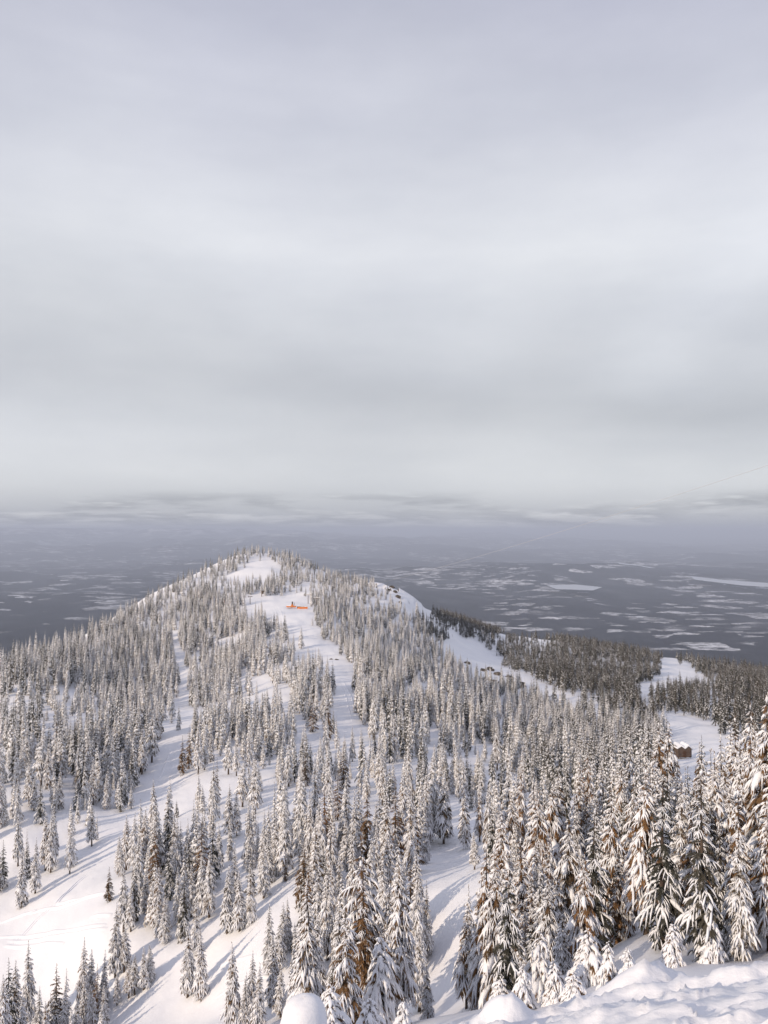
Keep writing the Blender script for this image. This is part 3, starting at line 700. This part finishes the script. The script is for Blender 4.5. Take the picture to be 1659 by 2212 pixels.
# the rest of the snowy wood, and the dark wood on the bench, each as one mass
def lite(name, seed, H, rad, levels, per, droop, snow, lw, fol, **kw):
    t_, c_, s_ = conifer(name, seed, H, rad, levels, per, droop, snow, lw, fol, hi=False, **kw)
    v, f, mi = [], [], []
    for k_, me in enumerate((t_, c_, s_)):
        n = len(v); v += [tuple(q.co) for q in me.vertices]
        for p in me.polygons: f.append(tuple(i + n for i in p.vertices)); mi.append(k_)
    return new_mesh(name, v, f, [M_BARK, fol, M_LOAD], True, mi)
LITE_A = [lite('fir_in_the_mass', 200 + i, 10.0, 1.04 + 0.10 * i, 24, 6, 0.9, 0.98, 0.36, M_FOLR, taper=0.8, bare=(0.05, 0.12)[i % 2], gap=0.02) for i in range(4)] + [lite('fir_in_the_mass', 215, 10.0, 1.35, 20, 6, 0.8, 0.75, 0.22, M_FOLD, taper=0.85)]
LITE_F = [lite('dark_fir_in_the_mass', 230 + i, 10.0, 1.25 + 0.15 * i, 16, 5, 0.6, s_, 0.17, M_FOLD, taper=0.85) for i, s_ in enumerate((0.35, 0.6, 0.2))]
def mass(name, items, variants, label):
    # one object: the kinds of tree it is made of and a loose point for every place where one stands
    V, F, MI, KIND = [], [], [], []
    mats = []
    for v, vm in enumerate(variants):
        n = len(V); V += [tuple(q.co) for q in vm.vertices]; KIND += [v] * len(vm.vertices)
        for mm in vm.materials:
            if mm not in mats: mats.append(mm)
        for p in vm.polygons: F.append(tuple(i + n for i in p.vertices)); MI.append(mats.index(vm.materials[p.material_index]))
    n0 = len(V)
    V += [(t[0], t[1], t[2] - 0.05) for t in items]; KIND += [-1] * len(items)
    me = bpy.data.meshes.new(name); me.from_pydata(V, [], F)
    for mm in mats: me.materials.append(mm)
    me.polygons.foreach_set('material_index', MI); me.polygons.foreach_set('use_smooth', [True] * len(F))
    rr = random.Random(len(items))
    pk, gr, tn = [-1] * n0, [0.0] * (3 * n0), [0.0] * n0
    for t in items:
        v = rr.randrange(len(variants)) if t[4] != 'C' or len(variants) < 5 else len(variants) - 1
        k_ = t[3] / 10.0; wd = k_ ** 0.8 * rr.uniform(0.85, 1.15)
        pk.append(v); gr += [wd, wd, k_]; tn.append(rr.uniform(0, 6.283))
    for nm, ty, key, val in (('kind_of', 'INT', 'value', KIND), ('pick', 'INT', 'value', pk), ('grow', 'FLOAT_VECTOR', 'vector', gr), ('turn', 'FLOAT', 'value', tn)):
        me.attributes.new(nm, ty, 'POINT').data.foreach_set(key, val)
    o = link(name, me, kind='stuff', label=label, category='forest')
    ng = bpy.data.node_groups.new(name, 'GeometryNodeTree')
    ng.interface.new_socket('Geometry', in_out='INPUT', socket_type='NodeSocketGeometry')
    ng.interface.new_socket('Geometry', in_out='OUTPUT', socket_type='NodeSocketGeometry')
    N, Lk = ng.nodes, ng.links
    gi, go, jn = N.new('NodeGroupInput'), N.new('NodeGroupOutput'), N.new('GeometryNodeJoinGeometry')
    def attr(nm, ty):
        q = N.new('GeometryNodeInputNamedAttribute'); q.data_type = ty; q.inputs['Name'].default_value = nm
        return [s_ for s_ in q.outputs if s_.enabled and s_.name == 'Attribute'][0]
    kda, pka, gra, tna = attr('kind_of', 'INT'), attr('pick', 'INT'), attr('grow', 'FLOAT_VECTOR'), attr('turn', 'FLOAT')
    cx = N.new('ShaderNodeCombineXYZ'); Lk.new(tna, cx.inputs[2])
    def eq(src, v):
        q = N.new('FunctionNodeCompare'); q.data_type = 'INT'; q.operation = 'EQUAL'
        ins = [s_ for s_ in q.inputs if s_.enabled]; Lk.new(src, ins[0]); ins[1].default_value = v
        return q.outputs[0]
    def pull(v):
        q = N.new('GeometryNodeSeparateGeometry'); q.domain = 'POINT'
        Lk.new(gi.outputs[0], q.inputs['Geometry']); Lk.new(eq(kda, v), q.inputs['Selection']); return q.outputs[0]
    places = pull(-1)
    for v in range(len(variants)):
        g2 = N.new('GeometryNodeGeometryToInstance'); Lk.new(pull(v), g2.inputs[0])
        ip = N.new('GeometryNodeInstanceOnPoints')
        Lk.new(places, ip.inputs['Points']); Lk.new(g2.outputs[0], ip.inputs['Instance'])
        Lk.new(eq(pka, v), ip.inputs['Selection']); Lk.new(gra, ip.inputs['Scale']); Lk.new(cx.outputs[0], ip.inputs['Rotation'])
        Lk.new(ip.outputs[0], jn.inputs[0])
    Lk.new(jn.outputs[0], go.inputs[0])
    o.modifiers.new('grow', 'NODES').node_group = ng
    return o
mass('snowy_forest', [TREES[i] for i in range(len(TREES)) if i not in bigset and vis[i] > 0], LITE_A, 'dense snow-covered fir forest over the hill and saddle')
mass('dark_forest', FAR_DARK, LITE_F, 'dark fir forest on the lower bench right of the hill')

# ------------------------------------------------------------------ small things
def box(mb, x0, x1, y0, y1, z0, z1):
    v = [(x, y, z) for z in (z0, z1) for y in (y0, y1) for x in (x0, x1)]
    mb.add(v, [(0, 2, 3, 1), (4, 5, 7, 6), (0, 1, 5, 4), (2, 6, 7, 3), (0, 4, 6, 2), (1, 3, 7, 5)])
def tube(mb, p, q, r0, r1=None, n=8):
    r1 = r0 if r1 is None else r1
    p = Vector(p); q = Vector(q); d = (q - p).normalized()
    a = d.cross(Vector((0, 0, 1))); a = a.normalized() if a.length > 1e-3 else Vector((1, 0, 0)); b = d.cross(a)
    vs = [tuple(c + (a * math.cos(i * 6.28319 / n) + b * math.sin(i * 6.28319 / n)) * r) for c, r in ((p, r0), (q, r1)) for i in range(n)]
    mb.add(vs, [(i, (i + 1) % n, n + (i + 1) % n, n + i) for i in range(n)] + [tuple(range(n - 1, -1, -1)), tuple(range(n, 2 * n))])
def part(name, fn, m, parent, smooth=False, **pr):
    mb = MB(); fn(mb); return link(name, mb.mesh(name, m, smooth), parent, **pr)
def spot(px, py):       # where the line of sight through a photo point first meets the ground
    D = np.exp(np.linspace(math.log(12), math.log(1200), 6000))
    x = (px - CX) / FPX * D; g = ground(x, D); s = (HOR - py) / FPX * D
    i = int(np.argmax(g >= s)) if (g >= s).any() else int(np.argmax(np.where(D > 60, g - s, -1e9))); return (float(x[i]), float(D[i]), float(g[i]))
def thing(name, label, cat, loc, rz=0.0, group=None):
    o = link(name, None); o.location = loc; o.rotation_euler = (0, 0, rz); o['label'] = label; o['category'] = cat
    if group: o['group'] = group
    return o
M_ORANGE = plain('orange_paint', (0.62, 0.19, 0.045), 0.6, 0.3, 1.0)
M_WOOD = plain('brown_timber', (0.11, 0.065, 0.04), 0.8, 0.3, 3.0)
M_STEEL = plain('dark_steel', (0.10, 0.075, 0.06), 0.6, 0.2, 2.0)
M_ROCK = plain('rock', (0.10, 0.085, 0.072), 0.9, 0.5, 0.9)

sx_, sy_, sz_ = spot(640, 1314)
def cushion(x0, x1, y0, y1, z, h):
    def fn(mb):
        r_ = random.Random(3); ym = (y0 + y1) / 2; n = 7
        lump(mb, [(x0 + (x1 - x0) * i / (n - 1), ym, z) for i in range(n)], (y1 - y0) / 2, h, r_, 7, 0.08)
    return fn
# orange barrier, right of the lift station
b_ = thing('safety_barrier', 'long orange barrier with snow along its top below the summit', 'barrier', (sx_ + 4.3, sy_, ground(sx_ + 4.3, sy_)))
part('panel', lambda mb: (box(mb, -3.6, 3.4, -0.06, 0.06, 0.25, 1.55), box(mb, -3.6, 3.4, -0.12, -0.063, 1.18, 1.30)), M_ORANGE, b_)
part('rail', lambda mb: box(mb, -3.7, 1.2, -0.22, -0.125, 1.6, 1.85), M_STEEL, b_)
for q in (-3.4, -1.1, 1.1, 3.3): part('post', lambda mb, q=q: tube(mb, (q, 0.14, -0.5), (q, 0.14, 1.7), 0.07), M_WOOD, b_)
part('snow_cap', cushion(-3.6, 3.4, -0.25, 0.25, 1.56, 0.28), M_LOAD, b_, True)
# lift station: orange machine with mast, on thin legs
l_ = thing('lift_station', 'orange lift station with a dark mast, left of the orange barrier', 'lift station', (sx_ - 3.0, sy_ - 0.5, ground(sx_ - 3.0, sy_ - 0.5)))
def hull(mb):
    pr = [(-3.6, 1.7), (-2.9, 0.85), (2.6, 0.75), (3.3, 1.15), (3.1, 1.6), (1.2, 1.75), (-1.0, 1.45)]
    n = len(pr); mb.add([(x, y, z) for y in (-0.7, 0.7) for x, z in pr], [tuple(range(n)), tuple(range(2 * n - 1, n - 1, -1))] + [(i, i + n, (i + 1) % n + n, (i + 1) % n) for i in range(n)])
part('hull', hull, M_ORANGE, l_)
part('cabin', lambda mb: (box(mb, -0.1, 1.3, -0.95, -0.703, 0.9, 2.6), box(mb, -0.1, 1.3, -0.7, 0.4, 1.78, 2.6)), M_ORANGE, l_)
part('mast', lambda mb: (box(mb, 0.1, 1.0, 0.45, 1.1, 0.8, 4.4), tube(mb, (1.9, 0.6, 0.6), (1.9, 0.6, 3.9), 0.12)), M_STEEL, l_)
for q in (-2.2, 0.4, 2.4): part('leg', lambda mb, q=q: tube(mb, (q, 0, -0.8), (q, 0, 0.9), 0.11), M_STEEL, l_)
part('walkway', lambda mb: (tube(mb, (-4.6, -1.2, 0.1), (0.4, -1.0, 0.5), 0.09), tube(mb, (-4.4, -1.5, -0.3), (-0.6, -1.4, 0.2), 0.07)), M_WOOD, l_)
part('snow_cap', cushion(-3.4, 2.9, -0.6, 0.6, 1.72, 0.35), M_LOAD, l_, True)
# pylons with a cross arm
def pylon(px, py, h, arm, rz, label):
    x, y, z = spot(px, py); o = thing('lift_pylon', label, 'lift pylon', (x, y, z), rz, 'lift pylons near the summit')
    part('mast', lambda mb: tube(mb, (0, 0, -0.8), (0, 0, h), 0.26, 0.20), M_STEEL, o)
    a = part('crossarm', lambda mb: box(mb, -arm, arm, -0.16, 0.16, h + 0.003, h + 0.38), M_STEEL, o)
    for q in (-1, 1):
        part('sheave', lambda mb, q=q: box(mb, q * (arm - 0.3) - 0.14, q * (arm - 0.3) + 0.14, -0.75, 0.75, h - 0.42, h - 0.004), M_STEEL, a)
    part('snow_cap', cushion(-arm, arm, -0.2, 0.2, h + 0.385, 0.2), M_LOAD, o, True)
    return (x, y, z + h)
py1 = pylon(666, 1304, 6.2, 3.2, -0.25, 'steel lift pylon with cross arm right of the orange barrier')
py2 = pylon(684, 1308, 5.0, 3.0, -0.35, 'short lift pylon half hidden by the firs beside the barrier')
pylon(541, 1304, 5.0, 1.6, 0.1, 'thin lift pylon on the open snow left of the orange barrier')
o_ = thing('equipment_post', 'brown post with a dark box, left of the orange lift station', 'post', spot(566, 1289))
part('post', lambda mb: tube(mb, (0, 0, -0.5), (0, 0, 3.2), 0.22), M_WOOD, o_)
part('box', lambda mb: (box(mb, -0.2, 1.3, -0.5, 0.5, 2.1, 4.3), box(mb, -0.35, 1.45, -0.6, 0.6, 4.303, 4.5)), M_STEEL, o_)
# leaning dead trunk
x, y, z = spot(492, 1322)
o_ = thing('dead_trunk', 'reddish dead trunk leaning left of the open snow', 'dead tree', (x, y, z))
part('trunk', lambda mb: (tube(mb, (0, 0, -0.6), (-1.2, 0, 4.2), 0.30, 0.22), tube(mb, (-1.2, 0, 4.2), (-2.3, 0.1, 8.4), 0.22, 0.07), tube(mb, (-1.3, 0, 4.6), (-0.6, -0.4, 5.4), 0.08, 0.03)), plain('dead_wood', (0.30, 0.12, 0.06), 0.85, 0.3, 2.0), o_, True)
part('snow_cap', lambda mb: lump(mb, [(-0.5, 0, 1.95), (-0.85, 0, 3.2), (-1.2, 0, 4.42)], 0.16, 0.1, random.Random(1), 5), M_LOAD, o_, True)
# haul ropes from the pylon out over the valley and back past the right edge of the view
def rope(dx):
    mb = MB(); a = np.array((py1[0] + 16 + dx, py1[1] - 4, py1[2] + 2.0)); 
    D1 = 130.0; b = np.array(((1700 - CX) / FPX * D1 + dx, D1, (HOR - 992) / FPX * D1)); n = 60
    pts = []
    for i in range(n + 1):
        t = i / n; t = 1 - (1 - t) ** 1.6; q = a * (1 - t) + b * t; q[2] -= 11.0 * t * (1 - t) * (1 + 0.0); pts.append(tuple(q))
    for i in range(n): tube(mb, pts[i], pts[i + 1], 0.032, None, 6)
    return mb
link('lift_rope', rope(0).mesh('lift_rope', plain('rope', (0.50, 0.50, 0.51), 0.5, 0.05), False), label='thin pale lift rope crossing the far valley to the right', category='cable')

# brown hut with two gables
x, y, z = spot(1468, 1634)
h_ = thing('wooden_hut', 'small brown hut with a snowy double gable among the right hand firs', 'hut', (x, y, z), 0.12)
HW, HD = 2.15, 1.7
def hut_wall(mb):
    pr = [(-HW, 0.7), (HW, 0.7), (HW, 3.0), (HW * 0.5, 3.95), (0, 3.15), (-HW * 0.5, 3.95), (-HW, 3.35)]
    n = len(pr); mb.add([(a, d, c) for d in (-HD, HD) for a, c in pr], [tuple(range(n)), tuple(range(2 * n - 1, n - 1, -1))] + [(i, i + n, (i + 1) % n + n, (i + 1) % n) for i in range(n)])
part('wall', hut_wall, plain('weathered_boards', (0.10, 0.072, 0.060), 0.85, 0.25, 2.0), h_)
def hut_roof(th_, lift, ov):
    def fn(mb):
        pr = [(HW + ov, 2.9), (HW * 0.5, 3.95), (0, 3.15), (-HW * 0.5, 3.95), (-HW - ov, 3.25)]
        for i in range(4):
            (a0, c0), (a1, c1) = pr[i], pr[i + 1]
            mb.add([(a, d, c + q) for d in (-HD - ov, HD + ov) for a, c, q in ((a0, c0, lift), (a1, c1, lift), (a1, c1, lift + th_), (a0, c0, lift + th_))], [(0, 3, 2, 1), (4, 5, 6, 7), (0, 1, 5, 4), (1, 2, 6, 5), (2, 3, 7, 6), (3, 0, 4, 7)])
    return fn
part('roof', hut_roof(0.08, 0.01, 0.22), M_STEEL, h_)
part('snow_cap', hut_roof(0.42, 0.095, 0.26), M_LOAD, h_)
for qx in (-1.8, 1.8):
    for qy in (-1.4, 1.4): part('leg', lambda mb, qx=qx, qy=qy: tube(mb, (qx, qy, -1.2), (qx, qy, 0.7), 0.11), M_WOOD, h_)
part('door', lambda mb: (box(mb, -0.5, 0.45, -HD - 0.05, -HD - 0.004, 0.75, 2.6)), plain('door_wood', (0.07, 0.04, 0.028), 0.8), h_)

# skiers: one skinned body each
def skier(px, py, label, rz, coat):
    x, y, z = spot(px, py)
    J = {'pel': (0, 0, .92, .155), 'belly': (0, .03, 1.1, .16), 'chest': (0, .0, 1.34, .19), 'neck': (0, -.04, 1.52, .07), 'head': (0, -.07, 1.64, .105), 'top': (0, -.06, 1.75, .08)}
    E = [('pel', 'belly'), ('belly', 'chest'), ('chest', 'neck'), ('neck', 'head'), ('head', 'top')]
    for s_, k_ in ((-1, 'l'), (1, 'r')):
        J['sh' + k_] = (s_ * .2, 0, 1.42, .085); J['el' + k_] = (s_ * .31, -.1, 1.18, .065); J['wr' + k_] = (s_ * .33, -.34, 1.12, .05); J['ha' + k_] = (s_ * .33, -.43, 1.11, .05)
        J['hi' + k_] = (s_ * .11, 0, .84, .12); J['kn' + k_] = (s_ * .15, -.14, .48, .085); J['an' + k_] = (s_ * .16, .02, .1, .07); J['to' + k_] = (s_ * .16, -.2, .06, .05)
        E += [('chest', 'sh' + k_), ('sh' + k_, 'el' + k_), ('el' + k_, 'wr' + k_), ('wr' + k_, 'ha' + k_), ('pel', 'hi' + k_), ('hi' + k_, 'kn' + k_), ('kn' + k_, 'an' + k_), ('an' + k_, 'to' + k_)]
    ks = list(J); me = bpy.data.meshes.new('person'); me.from_pydata([J[k_][:3] for k_ in ks], [(ks.index(a), ks.index(b)) for a, b in E], [])
    me.materials.append(coat)
    o = link('person', me, label=label, category='person', group='skiers on the ridge trail')
    o.location = (x, y, z + 0.05); o.rotation_euler = (0, 0, rz)
    sk = o.modifiers.new('skin', 'SKIN')
    for v, k_ in zip(me.skin_vertices[0].data, ks): v.radius = (J[k_][3], J[k_][3]); v.use_root = k_ == 'pel'
    sb = o.modifiers.new('smooth', 'SUBSURF'); sb.levels = sb.render_levels = 1
    for s_, w_ in ((-1, 'left'), (1, 'right')):
        mb = MB(); box(mb, s_ * .16 - .05, s_ * .16 + .05, -0.95, 0.75, -0.03, 0.0)
        k1 = link('ski', mb.mesh('ski', M_STEEL, False), label=f'{w_} ski under the {label.split(" ")[0]} skier', category='ski', group='skis'); k1.location = (x, y, z + 0.05); k1.rotation_euler = (0, 0, rz)
M_COAT = plain('dark_coat', (0.03, 0.032, 0.04), 0.8)
skier(767, 1473, 'lower skier in dark clothes on the open ridge trail', 0.5, M_COAT)
skier(706, 1442, 'upper skier in dark clothes beside the firs of the ridge trail', -0.4, M_COAT)

# rocks
def rock(px, py, size, flat, label, seed, cap=True):
    x, y, z = spot(px, py); r_ = random.Random(seed)
    def fn(mb):
        n, m_ = 13, 8; vs = []
        for i in range(m_):
            a = math.pi * i / (m_ - 1)
            for j in range(n):
                b = 6.28319 * j / n; q = size * r_.uniform(0.62, 1.25)
                vs.append((q * math.sin(a) * math.cos(b) * 1.3, q * math.sin(a) * math.sin(b), q * flat * math.cos(a)))
        mb.add(vs, [(i * n + j, (i + 1) * n + j, (i + 1) * n + (j + 1) % n, i * n + (j + 1) % n) for i in range(m_ - 1) for j in range(n)])
    o = thing('boulder', label, 'rock', (x, y, z), r_.uniform(0, 3), 'rocks showing through the snow')
    part('stone', fn, M_ROCK, o)
    if cap: part('snow_cap', lambda mb: lump(mb, [(size * q, 0.1 * size, size * flat * (1.0 - 0.42 * abs(q + .1))) for q in (-1.0, -0.5, 0, 0.5, 0.9)], size * 0.5, size * 0.16, r_, 6), M_LOAD, o, True)
rock(716, 1423, 0.7, 0.6, 'small dark rock on the trail below the orange barrier, left one', 1, False)
rock(728, 1424, 0.8, 0.5, 'small dark rock on the trail below the orange barrier, right one', 2, False)
k_ = 0
for px, py, s_, lb in [(1043,1448,2.2,'upper left rock of the crag in the snow bowl'),(1058,1446,2.6,'topmost rock of the crag in the snow bowl'),(1072,1456,2.4,'right upper rock of the crag in the snow bowl'),(1046,1468,2.4,'left lower rock of the crag in the snow bowl'),
                       (1064,1472,2.0,'middle lower rock of the crag in the snow bowl'),(1082,1474,1.8,'right lower rock of the crag in the snow bowl'),(1106,1478,2.6,'left of two brown rocks below the dark knoll wood'),(1120,1480,3.0,'largest brown rock below the dark knoll wood'),(1008,1432,2.0,'rock at the left side of the snow bowl'),(1098,1462,2.0,'rock between the crag and the dark knoll wood')]:
    k_ += 1; rock(px, py, s_ * 1.1, 0.62, lb, 10 + k_, False)
for px, py, s_, lb in [(846,1268,2.4,'top rock of the cliff on the right shoulder'),(853,1279,2.0,'second rock down the cliff on the right shoulder'),(859,1290,2.6,'middle rock of the cliff on the right shoulder'),(864,1302,1.8,'lower rock of the cliff on the right shoulder'),(838,1275,2.0,'inner rock of the cliff on the right shoulder')]:
    k_ += 1; rock(px, py, s_ * 0.8, 0.8, lb, 10 + k_, False)

# domed stump of snow close below the camera
D = 21.0; x = (655 - CX) / FPX * D; z = float(ground(x, D)); top = (HOR - 2139) / FPX * D
o_ = thing('snow_covered_stump', 'rounded snow dome on a stump at the bottom edge of the slope', 'stump', (x, D, z))
def dome(mb):
    hh = top - z; n = 28; r_ = random.Random(6); pr = [(0.55, -0.4), (0.66, hh * .1), (0.665, hh * .3), (0.66, hh * .5), (0.635, hh * .66), (0.60, hh * .78), (0.535, hh * .88), (0.43, hh * .95), (0.28, hh * .985), (0.12, hh), (0.0, hh)]
    ph_ = [r_.uniform(0, 6) for _ in range(4)]
    vs = []
    for r0, zz in pr:
        for j in range(n):
            b = 6.28319 * j / n; q = r0 * (1 + r_.uniform(-.018, .018) + 0.035 * math.sin(2 * b + ph_[0] + zz) + 0.025 * math.sin(3 * b + ph_[1] - 2 * zz)); vs.append((q * math.cos(b) + 0.02 * zz, q * math.sin(b), zz + 0.02 * math.sin(b + 1)))
    mb.add(vs, [(i * n + j, i * n + (j + 1) % n, (i + 1) * n + (j + 1) % n, (i + 1) * n + j) for i in range(len(pr) - 1) for j in range(n)])
part('snow_cap', dome, M_LOAD, o_, True)
part('trunk', lambda mb: tube(mb, (-0.1, 0, -0.6), (-0.05, 0, (top - z) * 0.4), 0.42, 0.3, 10), M_BARK, o_, True)

# ski tracks pressed into the open run: low snow ridges following the ground
def track(pts, wid, hgt):
    P = [spot(*p) for p in pts]; mb = MB(); prev = None
    fine_ = []
    for i in range(len(P) - 1):
        n = 24
        for j in range(n): fine_.append((P[i][0] + (P[i + 1][0] - P[i][0]) * j / n, P[i][1] + (P[i + 1][1] - P[i][1]) * j / n))
    vs, fs = [], []
    for i, (x, y) in enumerate(fine_):
        a = fine_[max(0, i - 1)]; b = fine_[min(len(fine_) - 1, i + 1)]; dx, dy = b[0] - a[0], b[1] - a[1]; q = math.hypot(dx, dy) or 1; nx, ny = -dy / q, dx / q
        for o in (-1, -0.35, 0.35, 1):
            xx, yy = x + nx * wid * o, y + ny * wid * o
            vs.append((xx, yy, float(ground(xx, yy)) + ((hgt + 0.05) * math.sin(math.pi * (i + .5) / len(fine_)) ** 0.4 - 0.05 if abs(o) < 0.5 else -0.05)))
    for i in range(len(fine_) - 1):
        for j in range(3): fs.append((i * 4 + j, i * 4 + j + 1, i * 4 + j + 5, i * 4 + j + 4))
    mb.add(vs, fs); link('ski_track', mb.mesh('ski_track', M_SNOW, True), kind='structure')
for pts in ([(5,2012),(90,2008),(170,1998),(240,1986)],[(30,2020),(110,2014),(180,2004),(242,1994)],[(20,2030),(100,2028),(150,2026)],[(70,1962),(140,1950),(240,1920)],[(130,1942),(190,1930),(245,1918)],[(204,1970),(225,1966),(250,1966)],[(2,1985),(60,1965),(90,1955)]):
    track(pts, 0.5, 0.24)
for o in (0, 5): track([(35 + o, 2030), (85 + o, 1978), (130 + o, 1940), (165 + o, 1905), (195 + o, 1880)], 0.2, 0.16)
for pts in ([(470,2140),(520,2110),(575,2095),(620,2096)],[(480,2165),(540,2150),(600,2150)],[(455,2085),(500,2062),(560,2050)],[(735,1475),(750,1510),(762,1560)],[(742,1470),(760,1505),(770,1550)],[(590,1310),(600,1335),(625,1365)],[(600,1308),(612,1335),(640,1365)],[(330,1700),(352,1670),(372,1610)]):
    track(pts, 0.35, 0.15)

# ------------------------------------------------------------------ haze over the valley
hz = MB(); box(hz, -185000, 185000, -4000, 185000, -1600, 420)
hm = bpy.data.materials.new('haze'); hm.use_nodes = True; hm.node_tree.nodes.clear()
h = NT(hm.node_tree); ho = h.new('ShaderNodeOutputMaterial'); pv = h.new('ShaderNodeVolumePrincipled')
pv.inputs['Color'].default_value = (0.71, 0.80, 0.99, 1); pv.inputs['Density'].default_value = 4.4e-5
h.l.new(pv.outputs[0], ho.inputs['Volume'])
link('haze', hz.mesh('haze', hm, False), kind='stuff', label='pale haze filling the valley air', category='haze')
